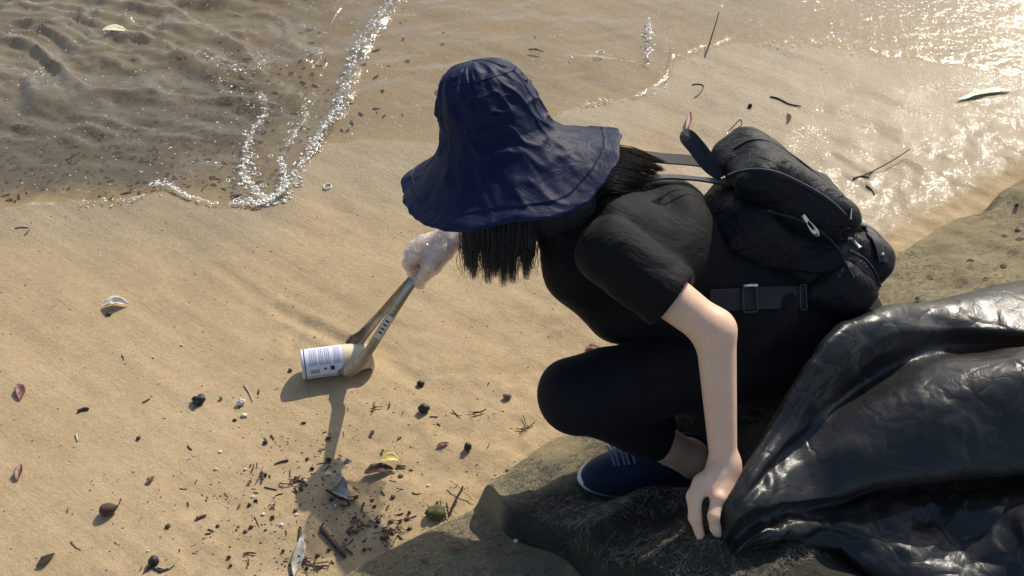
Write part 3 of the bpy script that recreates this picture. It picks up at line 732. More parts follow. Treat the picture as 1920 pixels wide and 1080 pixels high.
cutR = REL+.45*(RWR-REL); cdirR = nrm(RWR-REL)
g0 = Grid((-.20, 1.20, .08), (.78, 2.10, .88), .0085)
D0 = sd_body(g0.P())
fa = d_cone(g0.P(), LSH, LEL, .045, .036)
D0 = np.where((d_plane(g0.P(), cut, cdir) > 0) & (fa < .02), np.maximum(D0, d_plane(g0.P(), cut, cdir)), D0)
fr_ = d_cone(g0.P(), REL, RWR, .037, .024)
D0 = np.where((d_plane(g0.P(), cutR, cdirR) > 0) & (fr_ < .02), np.maximum(D0, d_plane(g0.P(), cutR, cdirR)), D0)
B0 = nets(g0, D0)

# left arm and hand, pinching the rim of the sack
def chain(g, pts, rad, k=.006, d=None):
    for a_, b_, ra, rb in zip(pts[:-1], pts[1:], rad[:-1], rad[1:]):
        c = d_cone(g, a_, b_, ra, rb); d = c if d is None else smin(d, c, k)
    return d
L_MCP = [at(1346, 934, 1.872), at(1367, 938, 1.880), at(1383, 936, 1.894), at(1395, 926, 1.914)]
L_F = [[L_MCP[0], at(1338, 968, 1.860), at(1341, 990, 1.867), at(1347, 1006, 1.880)],
       [L_MCP[1], at(1370, 970, 1.902), at(1374, 994, 1.942), at(1378, 1010, 1.955)],
       [L_MCP[2], at(1386, 968, 1.882), at(1388, 992, 1.924), at(1390, 1006, 1.934)],
       [L_MCP[3], at(1400, 950, 1.904), at(1403, 970, 1.914), at(1404, 984, 1.952)]]
L_T = [at(1342, 888, 1.892), at(1318, 908, 1.882), at(1302, 931, 1.877), at(1303, 970, 1.874), at(1313, 1004, 1.880)]
def sd_larm(g):
    mid = LEL+.30*(LWR-LEL)
    d = d_cone(g, cut-cdir*.06, LEL-cdir*.01, .040, .0315)
    W = np.array([1.0, 0, 0])
    d = smin(d, d_cone(g, LEL, LWR, .0325, .0215), .022)
    d = smin(d, d_cone(g, LWR-W*.006, LWR+W*.007-nrm(LWR-LEL)*.01, .019, .0195), .012)
    p = None
    for q, r in zip(L_MCP, (.0125, .0125, .0118, .0105)):
        c = d_cone(g, LWR+(q-LWR)*.10, q, .018, r); p = c if p is None else smin(p, c, .012)
    h = smin(d, p, .016)
    for q in L_MCP[:3]: h = smin(h, d_ell(g, q+np.array([0, -.003, .005]), (ex, ey, ez), (.0095,)*3), .006)
    h = smin(h, chain(g, L_T, (.017, .0165, .0125, .0102, .0076)), .010)
    f = None
    for P_, R_ in zip(L_F, ((.0112, .0098, .0086, .0070), (.0114, .0100, .0088, .0072), (.0108, .0094, .0084, .0068), (.0094, .0082, .0074, .006))):
        c = chain(g, P_, R_, .004); h = smin(h, c, .0035)
    return h
lo = np.min([cut-.07, LEL-.06, LWR-.06, L_T[-1]-.03], 0); hi = np.max([cut+.07, LEL+.06, LWR+.06, L_F[3][3]+.03], 0)
g1 = Grid(lo, hi, .0026); D1 = sd_larm(g1.P()); D1 = np.maximum(D1, -d_plane(g1.P(), cut-cdir*.01, cdir)); B1 = nets(g1, D1); B1 = (relax(B1[0], B1[1], 2, .4), B1[1])

# right hand closed round the tongs
T_TOP = at(842, 455, 2.445)                              # hidden upper end of the tongs in the fist
GRIP = at(792, 494, 2.45)
tdir = nrm(at(660, 680, 2.57)-GRIP)                      # down the tongs
hx = nrm(GRIP-RWR)
R_MCP = [at(783, 478, 2.415), at(789, 464, 2.42), at(799, 455, 2.43), at(812, 449, 2.445)]
R_PIP = [at(766, 494, 2.425), at(768, 476, 2.430), at(776, 462, 2.445), at(792, 452, 2.46)]
R_DIP = [at(774, 508, 2.455), at(777, 492, 2.465), at(785, 478, 2.475), at(800, 466, 2.485)]
R_TIP = [at(792, 508, 2.465), at(794, 494, 2.475), at(802, 482, 2.48), at(814, 472, 2.485)]
R_T = [at(832, 474, 2.405), at(812, 498, 2.405), at(796, 514, 2.425), at(786, 532, 2.455)]
def sd_rhand(g, grow=0.0, k=.005):
    d = d_cone(g, cutR-cdirR*.03, RWR, .031+grow, .0235+grow)
    p = None
    for q in R_MCP:
        c = d_cone(g, RWR+(q-RWR)*.12, q, .017+grow, .0115+grow); p = c if p is None else smin(p, c, .012)
    d = smin(d, p, .015)
    d = smin(d, d_cone(g, at(838, 462, 2.41), at(808, 496, 2.415), .018+grow, .015+grow), .012)
    for i in range(4): d = smin(d, chain(g, [R_MCP[i], R_PIP[i], R_DIP[i], R_TIP[i]], [r_+grow for r_ in (.0108, .0095, .0085, .0072)], .004), k)
    return smin(d, chain(g, R_T, [r_+grow for r_ in (.016, .0125, .0105, .0085)]), k+.004)
lo = np.min([cutR-.05, RWR-.05]+R_TIP+R_PIP+R_T, 0)-.03; hi = np.max([cutR+.05, RWR+.05]+R_TIP+R_PIP+R_T, 0)+.03
g2 = Grid(lo, hi, .0026); D2_ = np.maximum(sd_rhand(g2.P()), -d_plane(g2.P(), cutR-cdirR*.012, cdirR)); B2 = nets(g2, D2_)
BV, BF = merge([B0, B1, B2])
body = mobj('body', BV, BF, M['skin'], person)
# finger nails of the left hand
def nail(p, q, nvec, w=.0046, l=.0060):
    dvec = nrm(q-p); nvec = nrm(nvec-dvec*(nvec@dvec)); s = np.cross(dvec, nvec)
    u = np.linspace(-1, 1, 5); v = np.linspace(0, 1, 4); A, B = np.meshgrid(u, v, indexing='ij')
    V = q+(B[..., None]*l*1.7-l*.7)*dvec+(A[..., None]*w*(.8+.2*np.sin(np.pi*B[..., None])))*s+(.0073-.0026*A[..., None]**2)*nvec
    mobj('fingernail', V, gridF(5, 4), MN, person)
MN = simple('nail', (.62, .42, .34), (.70, .50, .42), 30, .25, 0)
nail(L_F[0][2], L_F[0][3], at(1341, 990, 1.8)-L_F[0][2]); nail(L_T[-2], L_T[-1], at(1290, 1000, 1.88)-L_T[-1], .005, .0065)

# --- polo shirt
SL_END = LSH+.60*(LEL-LSH); RSL_END = RSH+.6*(REL-RSH)
aT = nrm(U_-PEL); nT = nrm(np.cross(aT, LAT))            # spine direction, outward normal of the back
HEM = PEL+.02*aT
def sd_shirt(g):
    X, Y, Z = g
    d = d_econe(g, PEL-.02*aT, WAI, LAT, (.175, .125), (.150, .112), .05)
    d = smin(d, d_econe(g, WAI, CHE, LAT, (.150, .112), (.158, .112)), .06)
    d = smin(d, d_econe(g, CHE, U_+.015*aT, LAT, (.158, .112), (.150, .070)), .06)
    d = smin(d, d_ell(g, CHE-nT*.062-aT*.06, (aT, LAT, nT), (.15, .125, .085)), .06)       # cloth hanging below the chest
    d = smin(d, d_cone(g, U_+aT*.02, HEAD-aT*.03-np.array([0, 0, .085]), .062, .050), .03)                                  # collar
    d = smin(d, d_cone(g, at(1052, 440, 1.99), at(1085, 505, 2.01), .040, .052), .045); d = smin(d, d_cone(g, at(1085, 505, 2.01), at(1160, 580, 2.06), .052, .060), .045)
    cdL = nrm(LEL-LSH)
    sl = d_econe(g, LSH+cdL*.0, SL_END, LAT, (.060, .056), (.056, .055), .05)
    sl = smax(sl, d_plane(g, SL_END, cdL), .006)
    sl = np.maximum(sl, -np.maximum(d_cone(g, LSH, SL_END+cdL*.06, .044, .044), -d_plane(g, SL_END-cdL*.014, cdL)))
    cdR = nrm(REL-RSH); sr = smax(d_cone(g, RSH, RSL_END, .068, .064), d_plane(g, RSL_END, cdR), .006)
    d = smin(d, sr, .04); d = smin(d, sl, .040)
    # hem bands and drapery folds
    tl = (X-LSH[0])*cdL[0]+(Y-LSH[1])*cdL[1]+(Z-LSH[2])*cdL[2]; q = np.linalg.norm(SL_END-LSH)
    near_sl = np.exp(-np.clip(sl, 0, None)/.01)
    d = d-.0022*near_sl*sstep(q-.026, q-.022, tl)
    ta = (X-CHE[0])*aT[0]+(Y-CHE[1])*aT[1]+(Z-CHE[2])*aT[2]; tb = (X-CHE[0])*LAT[0]+(Y-CHE[1])*LAT[1]+(Z-CHE[2])*LAT[2]; tn = (X-CHE[0])*nT[0]+(Y-CHE[1])*nT[1]+(Z-CHE[2])*nT[2]
    f = np.sin(ta*46+tb*30+2.2*noise(ta*7, tb*7, tn*7, 5))
    d = d-.0065*f*(.35+.65*noise(ta*5+3, tb*5, tn*5, 8))
    r = np.sqrt((X-LSH[0])**2+(Y-LSH[1])**2+(Z-LSH[2])**2)
    an = noise(ta*20, tb*20, tn*20, 12)
    d = d-.0045*np.exp(-((r-.10)/.014)**2)*sstep(.02, -.06, tl-.03)                    # fold round the arm hole
    d = d-.0028*an*np.exp(-r/.12)
    return d.astype(np.float32)
g3 = Grid((-.03, 1.24, .24), (.76, 1.98, .82), .0052); D3 = sd_shirt(g3.P()); D3 = np.maximum(D3, -d_plane(g3.P(), HEM, aT))
B3 = nets(g3, D3); shirt = mobj('polo_shirt', relax(B3[0], B3[1], 1, .4), B3[1], M['shirt'], person)
shirt['label'] = 'short sleeved black polo shirt'
# collar of the polo: a folded band round the neck
th = np.linspace(0, 2*np.pi, 60, endpoint=False); cN = U_*.42+HEAD*.58+np.array([.030, -.006, -.036]); cA = nrm(HEAD-U_); c1 = nrm(LAT-cA*(LAT@cA)); c2 = np.cross(cA, c1)
rows = []
for r_, h_ in ((.060, .020), (.064, .024), (.070, .014), (.083, -.014), (.088, -.022), (.084, -.020), (.072, -.002)):
    rr = r_*(1+.08*noise(np.cos(th)*2, np.sin(th)*2, h_*60))
    rows.append(cN+(np.cos(th)*rr)[:, None]*c1+(np.sin(th)*rr*.9)[:, None]*c2+(h_+.006*noise(np.cos(th)*3, np.sin(th)*3, 5))[:, None]*cA)
mobj('collar', np.array(rows), gridF(7, 60, cv=True), M['shirt'], shirt)
# --- trousers
HEML = LKN+.66*(LAN-LKN)
def sd_trou(g):
    X, Y, Z = g
    d = d_econe(g, PEL-.05*aT, PEL+.09*aT, LAT, (.165, .125), (.150, .105), .08)
    wv = .004*np.sin((X*40+Y*20+Z*25)+2*noise(X*9, Y*9, Z*9, 3))*noise(X*6, Y*6, Z*6, 4)
    th_ = d_cone(g, LHIP, LKN, .092, .066); sh_ = d_cone(g, LKN+np.array([.01, 0, -.002]), LAN+np.array([0, .01, .018]), .063, .036)
    calf = d_ell(g, LKN+.42*(LAN-LKN)+np.array([.02, .01, -.005]), (nrm(LAN-LKN), ey, np.cross(nrm(LAN-LKN), ey)), (.11, .050, .050))
    sh_ = smin(sh_, calf, .03)
    sh_ = smax(sh_, d_plane(g, HEML, nrm(LAN-LKN)), .005)
    d = smin(d, th_, .05); d = smin(d, sh_, .012)
    d = smin(d, d_cone(g, RHIP, RKN, .10, .062), .05)
    d = smin(d, smax(d_cone(g, RKN, RAN, .060, .045), d_plane(g, RKN+.85*(RAN-RKN), nrm(RAN-RKN)), .005), .015)
    return (d+wv).astype(np.float32)
g4 = Grid((-.02, 1.20, .05), (.80, 1.95, .66), .0058); B4 = nets(g4, sd_trou(g4.P()))
trou = mobj('trousers', relax(B4[0], B4[1], 1, .4), B4[1], M['trouser'], person); trou['label'] = 'plain black trousers stretched over the bent knee'

# --- shoes
def make_shoe(c, fw, sdv, z0, L, parent):
    up = np.array([0, 0, 1.0]); A = (fw, sdv, up)
    def loc(f, s, u): return np.array([c[0], c[1], z0])+f*fw+s*sdv+u*up
    g = Grid(loc(0, 0, 0)-np.array([.17, .17, .01]), loc(0, 0, 0)+np.array([.17, .17, .16]), .0034)
    P_ = g.P()
    d = d_ell(P_, loc(.050, .004, .018), A, (.088, .050, .046))
    d = smin(d, d_ell(P_, loc(-.075, 0, .026), A, (.058, .038, .050)), .05)
    d = smin(d, d_cone(P_, loc(.02, 0, .040), loc(-.062, 0, .066), .038, .034), .04)
    d = smax(d, -d_plane(P_, loc(0, 0, .014), up), .004)
    d = smax(d, d_plane(P_, loc(-.04, 0, .082), nrm(up-.18*fw)), .006)
    d = smax(d, -d_econe(P_, loc(-.055, 0, .05), loc(-.075, 0, .14), sdv, (.028, .046), (.030, .05), .03), .005)
    V, F = nets(g, d)
    sh = mobj('shoe', relax(V, F, 1, .4), F, M['shoe'], parent)
    # sole
    m = 70; a = np.linspace(0, 2*np.pi, m, endpoint=False)
    fx = np.cos(a)*.135+.002; wdt = np.sin(a)*(.046+.007*np.sin(np.clip((fx)/.135, -1, 1)*1.6))*(1-.0*fx)
    rows = []
    for k_, h_ in ((.93, .0), (1.01, .003), (1.04, .012), (1.03, .021), (.97, .024), (.80, .025), (.3, .025)):
        hh = h_+.004*sstep(.08, .14, fx)*(h_+.004)/.027
        rows.append(loc(0, 0, 0)+(fx*(k_ if k_ > .9 else k_))[:, None]*fw+(wdt*k_)[:, None]*sdv+hh[:, None]*up)
    mobj('sole', np.array(rows), gridF(7, m, cv=True), M['sole'], sh)
    # laces: rows across the instep and a bow
    def top(f, s): return .018+.046*math.sqrt(max(0, 1-((f-.05)/.088)**2-(s/.050)**2)) if f > .02 else .073-.25*s*s/.038+.0*(f)
    def surf(f, s):
        h1 = 1-((f-.05)/.088)**2-((s-.004)/.050)**2; z1 = .018+.046*math.sqrt(h1) if h1 > 0 else 0
        t_ = np.clip((.02-f)/.082, 0, 1); r_ = .038-.004*t_; z2 = .040+.026*t_+(math.sqrt(max(0, r_*r_-s*s)))
        return max(z1, min(z2, .082))
    for i in range(5):
        f = .078-.019*i
        for sg in (-1, 1):
            pts = [loc(f-.016*kk*sg*.5+.0, sg*(-.024+.048*kk), surf(f-.016*kk*sg*.5, sg*(-.024+.048*kk))+.003) for kk in np.linspace(0, 1, 7)]
            tube_obj('lace', crom(pts, 14), .0026, M['lace'], sh, 6, .5)
    for pts in ([(-.02, -.005), (-.005, -.030), (.012, -.042), (.028, -.040)], [(-.02, -.005), (.004, -.022), (.020, -.034), (.046, -.040)], [(-.02, .0), (-.012, .024), (.004, .036)], [(-.018, -.004), (-.03, -.028), (-.02, -.036), (-.010, -.02), (-.018, -.004)]):
        tube_obj('lace', crom([loc(f, s, surf(f, s)+.005) for f, s in pts], 18), .0024, M['lace'], sh, 6, .55)
    return sh
shoe = make_shoe(fc, fdir, -fsd if fsd[1] > 0 else fsd, FOOT_Z, .25, person); shoe['label'] = 'navy knit lace-up shoe with white sole'
rf = nrm(np.array([-.9, -.3, 0]))
make_shoe(RAN+rf*.03, rf, np.array([rf[1], -rf[0], 0]), .10, .25, person)

# --- sun hat
HA_ = nrm([-.21, .40, .89]); h1 = nrm(np.array([1, 0, 0])-HA_*HA_[0]); h2 = np.cross(HA_, h1)   # h1 to the back of the head, h2 away
HC = at(930, 246, 1.94)
nth = 260; th = np.linspace(0, 2*np.pi, nth, endpoint=False)
def hat_surf(prof, rows):
    P_ = crom(prof, rows)*.945; r = P_[:, 0][None]; h = P_[:, 1][None]; T = th[:, None]
    cx, sy = np.cos(T), np.sin(T)
    b = sstep(0, -.10, h)                                       # 0 on the crown .. 1 at the rim
    rr = r*(1+.05*b*noise(cx*1.6+5, sy*1.6, 0*h, 3))
    oval = np.where(h > -.2, 1, 1); rx = rr*(1.03); ry = rr*.96
    cr = sstep(-.01, .06, h)
    # folds of limp cloth
    wr = .004*b*np.sin(T*7+1.3*np.sin(T*2+1)+h*20)*(.5+.5*noise(cx*2, sy*2, h*9, 4))
    wr = wr+.005*b*(1-b*.6)*(1-np.abs(fbm(cx*4+h*8, sy*4, h*20, 3, 6))-.6)*2
    wr = wr+.006*cr*fbm(cx*2.6, sy*2.6, h*18, 2, 14)+.003*cr*(1-np.abs(noise(cx*6, sy*6, h*40, 15))-.5)
    rx = rx+wr; ry = ry+wr
    hh = h+.007*b*np.sin(T*3+.6)+.033*b*sstep(.15, 1, np.cos(T-.25))-.044*b*sstep(-.2, 1, np.cos(T+1.75))+.030*b*sstep(.2, 1, np.cos(T-3.0))
    rdg = 1-np.abs(noise(T*2.6+3*noise(cx, sy, h*9, 31), h*16, .5, 32)); hh = hh+.0065*b*(rdg**3-.3)*(1-.35*b)+.005*b*noise(cx*3, sy*3, 2+h*5, 8)
    rd2 = 1-np.abs(noise(cx*4+h*14, sy*4, h*34, 33)); rx = rx+.005*(rd2**3-.2); ry = ry+.005*(rd2**3-.2)
    lean = np.clip(h, 0, .2)*.10                                # crown slumps a little
    x = cx*rx-lean+.010*b; y = sy*ry
    return HC+x[..., None]*h1+y[..., None]*h2+hh[..., None]*HA_
hat = None
crown_prof = [(.001, .128), (.028, .125), (.047, .117), (.061, .105), (.0715, .089), (.079, .070), (.084, .052), (.089, .026), (.0955, .004), (.0970, -.002)]
brim_prof = [(.0965, .002), (.0985, -.003), (.110, -.020), (.130, -.042), (.152, -.060), (.168, -.071), (.1705, -.0695), (.173, -.0735), (.188, -.082), (.1915, -.0855), (.190, -.0885), (.173, -.0785), (.150, -.065), (.118, -.032), (.099, -.008)]
brimV = hat_surf(brim_prof, 90)
hat = mobj('sun_hat', brimV, gridF(nth, 90, cu=True), M['navy'], person); hat['label'] = 'floppy navy bucket sun hat with wide drooping brim'
mobj('crown', hat_surf(crown_prof, 90), gridF(nth, 90, cu=True), M['navy'], hat)
# stitched seams: crown ring, panel seams, rim stitching
def hat_curve(r, h, t0=0, t1=2*np.pi, n=140):
    pts = []
    for t_ in np.linspace(t0, t1, n):
        i = int(round(t_/(2*np.pi)*nth)) % nth; pts.append(i)
    return pts
CV = hat_surf(crown_prof, 90)
def seam(idx_pts, V, nm): tube_obj(nm, np.array([V[i % nth, j] for i, j in idx_pts]), .0011, M['navy'], hat, 6)
seam([(i, 33) for i in range(0, nth+1, 2)], CV, 'seam')
for q in (int(nth*.93), int(nth*.43)): seam([(q, j) for j in range(33, 90, 2)], CV, 'seam')
seam([(i, 32) for i in range(0, nth+1, 2)], brimV, 'seam')

# --- hair
hs = []; tones = []
def strand(pts, r, tone, n=9):
    P_ = crom(pts, n); rad = r*np.concatenate([np.ones(n-3), [.85, .6, .25]])
    V, F = tube(P_, rad, 3, 1, (0.3, -.8, .5), caps=False); hs.append((V, F)); tones.extend([tone]*len(V))
clumps = [(876, 8, 492), (892, 9, 508), (912, 9, 516), (926, 8, 505), (948, 10, 522), (966, 10, 516), (983, 8, 508), (997, 7, 486)]
for i in range(2600):                                            # straight curtain hanging in front of the face
    c0_, sp, yb0 = random.choice(clumps); px = random.gauss(c0_, sp); t_ = 1.95+random.uniform(-.03, .04)
    yb = yb0+18-random.expovariate(1/30)
    conv = c0_+(px-c0_)*.30+random.gauss(0, 3)+(c0_-945)*.05+7*math.sin(c0_)
    root = at(c0_*.5+px*.5, 365, t_); end = at(conv, yb, t_+.02)
    m1 = at(px+.1*(conv-px)+random.gauss(0, 1), 425, t_+.004); m2 = at(px+.55*(conv-px)+random.gauss(0, 2), 470, t_+.012)
    strand([root, m1, m2, end], random.uniform(.00022, .00050), random.random()*.6)
for i in range(160):                                              # loose wisps
    px = random.uniform(865, 1008); t_ = 1.96
    strand([at(px, 380, t_), at(px+random.gauss(0, 3), 440, t_), at(px+random.gauss(0, 8), 490, t_+.01), at(px+random.gauss(0, 14), 515+random.gauss(0, 12), t_+.02)], .0004, random.random()*.5)
ST0 = None
locks = [(random.random(), random.gauss(0, 1), random.uniform(.72, 1.05)) for _ in range(46)]
for i in range(2600):                                            # long hair swept over neck and upper back
    a0, j_, L_ = random.choice(locks); a_ = min(1.05, max(-.05, a0+random.gauss(0, .035))); L_ = L_*random.uniform(.86, 1.0)
    ex_ = 1140+(118-64*a0**1.3)*L_+random.gauss(0, 2); ey_ = 300+60*a0+6*j_+random.gauss(0, 1.5)
    r0 = at(1080+34*a_, 264+92*a_, 1.985-.03*a_+random.uniform(-.012, .012)); m1 = at(1138+6*a_, 268+86*a_+2*j_+random.gauss(0, 2), 1.985-.04*a_+random.uniform(-.008, .006))
    m2 = at((1140+ex_)/2+2, 278+78*a_+4*j_+random.gauss(0, 1.5), 2.010-.045*a_+random.uniform(-.008, .006)); e = at(ex_, ey_, 2.062-.06*a_+random.uniform(-.004, .004))
    strand([r0, m1, m2, e], random.uniform(.0003, .0006), (.45+.55*random.random())*(1-.6*a_))
for i in range(700):                                             # darker locks between hat and collar
    a_ = random.random()
    r0 = at(985+120*a_, 375-30*a_, 1.94); m1 = at(1000+105*a_+random.gauss(0, 6), 405-22*a_+random.gauss(0, 5), 1.94); e = at(1018+105*a_+random.gauss(0, 12), 440-34*a_+random.gauss(0, 10), 1.945)
    strand([r0, m1, e], .0008, random.random()*.3, 7)
HV, HF = merge(hs); hair = mobj('hair', HV, HF, M['hair'], person, attrs={'tone': np.array(tones)})
hair['label'] = 'long straight dark brown hair falling from under the hat'

# --- disposable glove on the right hand
gg = Grid(g2.lo-.01, g2.lo+g2.h*g2.n+.01, .0032); P_ = gg.P()
Dg = sd_rhand(P_, .0032, .007); Dg = Dg-.0012*noise(P_[0]*75, P_[1]*75, P_[2]*75, 3)-.0022*np.clip(noise(P_[0]*38, P_[1]*38, P_[2]*38, 9), 0, 1)
Dg = np.maximum(Dg, d_plane(P_, RWR+cdirR*-.012, -cdirR))
GV, GF = nets(gg, Dg)
keep = ~np.all(((GV-(RWR-cdirR*.012))@cdirR)[GF] < .004, 1); GF = GF[keep]
cw1 = nrm(np.cross(cdirR, (0, 0, 1))); cw2 = np.cross(cw1, cdirR); ta = np.linspace(0, 2*np.pi, 90, endpoint=False); rows = []
for k_ in np.linspace(0, 1, 22):
    r_ = .029+.038*k_+(.003+.008*k_)*noise(np.cos(ta)*3.5, np.sin(ta)*3.5, k_*3, 4)+.0045*k_*noise(np.cos(ta)*9, np.sin(ta)*9, k_*5, 7)
    rows.append(RWR-cdirR*(-.010+.085*k_)+(r_*np.cos(ta))[:, None]*cw1+(r_*np.sin(ta))[:, None]*cw2)
CVg = np.array(rows); gl_ = merge([(GV, GF), (CVg, gridF(22, 90, cv=True))])
glove = mobj('disposable_glove', gl_[0], gl_[1], M['glove'], person); glove['label'] = 'clear loose polythene glove on the hand with the tongs'

# ------------------------------------------------------------------ backpack
from mathutils.bvhtree import BVHTree
def bvh(V, F): return BVHTree.FromPolygons([tuple(v) for v in V], clean_quads(F))
def world_VF(o):
    me = o.data; V = np.array([v.co[:] for v in me.vertices])+base_of(o); return V, [tuple(p.vertices) for p in me.polygons]
EYE = Vector((0, 0, CAM_H))
def hit(tree, px, py, off=0.0):
    d = Vector(at(px, py, 1.0))-EYE; d.normalize(); h = tree.ray_cast(EYE, d)
    if h[0] is None: return None, None
    return np.array(h[0])+off*np.array(h[1]), np.array(h[1])
aT = nrm(U_-PEL); nT = nrm(np.cross(aT, LAT)); LT = np.cross(nT, aT); AX = (aT, LT, nT)
KC = at(1462, 446, 2.085)
def pk(a, l, n): return KC+a*aT+l*LT+n*nT
pack = thing('backpack', 'black nylon backpack with metal zip pull worn on the back', 'backpack', pk(-.2, 0, -.05))
gp = Grid(KC-.33, KC+.33, .0046)
Pg = gp.P()
def crump(a, f, seed): return a*fbm(Pg[0]*f, Pg[1]*f, Pg[2]*f, 2, seed)
lc = [(Pg[0]-KC[0])*v[0]+(Pg[1]-KC[1])*v[1]+(Pg[2]-KC[2])*v[2] for v in AX]
main = d_box(Pg, pk(-.025, -.010, -.015), AX, (.160, .100, .064), .050)
main = smin(main, d_box(Pg, pk(-.10, -.004, .0), AX, (.082, .110, .070), .050), .03)
main = main-.008*np.sin(lc[0]*22+lc[2]*28+1.5*noise(Pg[0]*8, Pg[1]*8, Pg[2]*8, 3))*sstep(-.03, .05, noise(Pg[0]*6, Pg[1]*6, Pg[2]*6, 6)+.1)-crump(.004, 17, 21)
Vm, Fm = nets(gp, main.astype(np.float32)); Vm = relax(Vm, Fm, 1, .4); mainO = mobj('main_compartment', Vm, Fm, M['pack'], pack)
lid = d_box(Pg, pk(.045, -.020, .078), AX, (.128, .102, .048), .038)
lid = smax(lid, d_plane(Pg, pk(.15, 0, .1), nrm(aT+.5*nT)), .03)-.004*np.sin(lc[0]*30+lc[1]*20)-crump(.004, 15, 33)
Vl, Fl = nets(gp, lid.astype(np.float32)); Vl = relax(Vl, Fl, 1, .4); lidO = mobj('front_pocket', Vl, Fl, M['pack'], pack); lidO['label'] = 'padded front pocket with piped edge'
low = d_box(Pg, pk(-.118, -.015, .042), AX, (.075, .090, .055), .045)-.006*np.sin(lc[0]*44+lc[2]*25+lc[1]*14)-crump(.005, 20, 39)
Vw, Fw = nets(gp, low.astype(np.float32)); lowO = mobj('lower_pocket', relax(Vw, Fw, 1, .4), Fw, M['pack'], pack)
sp_ = d_ell(Pg, pk(-.100, .095, -.008), (aT, LT, nT), (.072, .032, .052)); sp_ = smax(sp_, d_plane(Pg, pk(-.055, .1, .01), nrm(aT+.3*nT)), .008)-crump(.005, 22, 43)
Vs_, Fs_ = nets(gp, sp_.astype(np.float32)); sideO = mobj('side_pocket', relax(Vs_, Fs_, 1, .4), Fs_, M['pack'], pack)
PT = bvh(*merge([(Vm, Fm), (Vl, Fl), (Vw, Fw), (Vs_, Fs_)]))
ST = bvh(*world_VF(shirt)); TT = bvh(*world_VF(trou))
# raised piping between the side panel and the outer face
def piping(px_pts, r, nm='piping', mat='web'):
    P_ = []
    for q in crom(np.array(px_pts, float), 40):
        h_, n_ = hit(PT, q[0], q[1], .001)
        if h_ is not None: P_.append(h_)
    if len(P_) > 4:
        P_ = np.array(P_)
        for _ in range(4): P_[1:-1] = .5*P_[1:-1]+.25*(P_[:-2]+P_[2:])
        tube_obj(nm, P_, r, M[mat], pack, 6)
piping([(1352, 334), (1400, 320), (1450, 322), (1505, 346), (1560, 380), (1612, 432)], .0030)
piping([(1375, 280), (1420, 262), (1500, 285), (1555, 318), (1578, 368)], .0026)
piping([(1592, 470), (1625, 490), (1648, 530), (1650, 575)], .0022)
piping([(1440, 395), (1500, 412), (1560, 452), (1600, 520)], .0016)
def ribbon(nm, pts, ups, half, parent, mat='web', n=40, thick=.0016):
    P_ = crom(pts, n); U__ = crom(ups, n) if np.ndim(ups) == 2 else np.broadcast_to(np.asarray(ups, float), P_.shape)
    T = np.gradient(P_, axis=0); T /= np.linalg.norm(T, axis=1)[:, None]; S_ = np.cross(T, U__); S_ /= np.linalg.norm(S_, axis=1)[:, None]; Nn = np.cross(S_, T)
    hw = np.broadcast_to(np.asarray(half, float), (n,))[:, None]
    V = np.stack([P_-S_*hw+Nn*thick, P_+S_*hw+Nn*thick, P_+S_*hw-Nn*thick, P_-S_*hw-Nn*thick], 1)
    F = [tuple(f) for f in gridF(n, 4, cv=True)]+[(0, 1, 2, 3), tuple((n-1)*4+i for i in (3, 2, 1, 0))]
    return mobj(nm, V, F, M[mat], parent, False)
# carry loop
ribbon('carry_loop', [at(1352, 332, 2.03), at(1325, 312, 2.02), at(1300, 280, 2.005), at(1283, 258, 2.0), at(1292, 252, 2.02), at(1312, 272, 2.035), at(1338, 306, 2.045), at(1360, 325, 2.05)],
       [(.35, -.75, .55)]*8, .0085, pack)
# shoulder straps
def surf_pts(tree, pts, off):
    P_, U__ = [], []
    for q in pts:
        h_, n_ = hit(tree, q[0], q[1], off)
        if h_ is not None: P_.append(h_); U__.append(n_)
    return P_, U__
P_, U__ = surf_pts(ST, [(1332, 347), (1290, 345), (1240, 343), (1190, 346), (1140, 356), (1095, 378)], .011)
ribbon('shoulder_strap', [at(1372, 343, 2.05)]+P_, [(.1, .15, 1)]+U__, .0135, pack)
ribbon('shoulder_strap', [at(1362, 318, 2.12), at(1310, 303, 2.14), at(1245, 297, 2.14), at(1180, 290, 2.13), at(1100, 290, 2.12)], (.1, -.2, 1), .012, pack)
P_, U__ = surf_pts(ST, [(1330, 562), (1365, 561), (1400, 560), (1440, 559)], .006)
if len(P_) > 2:
    e_, en = hit(PT, 1512, 557, .002)
    if e_ is not None: P_.append(e_); U__.append(en)
    ribbon('lower_strap', P_, U__, .0185, pack)
    bp = P_[2]; bn = nrm(U__[2]); bt = nrm(P_[3]-P_[1]); bs = np.cross(bn, bt)
    def buckle(c, w, h, r):
        o = [(-w, -h), (-w, h), (w, h), (w, -h), (-w, -h)]; pts = []
        for (a1, b1), (a2, b2) in zip(o[:-1], o[1:]):
            for k_ in np.linspace(.06, .94, 6): pts.append(c+bt*(a1+(a2-a1)*k_)+bs*(b1+(b2-b1)*k_)+bn*.005)
        pts.append(pts[0]); return tube_obj('buckle', np.array(pts), r, M['darkmetal'], pack, 8)
    buckle(bp, .013, .0225, .0022)
    mobj_b = tube_obj('buckle', np.array([bp-bt*.012+bs*.0225+bn*.0065, bp+bt*.014+bs*.0225+bn*.0065]), .0026, M['chrome'], pack, 8)
    buckle(P_[-1]-bt*.008, .006, .0215, .0018)
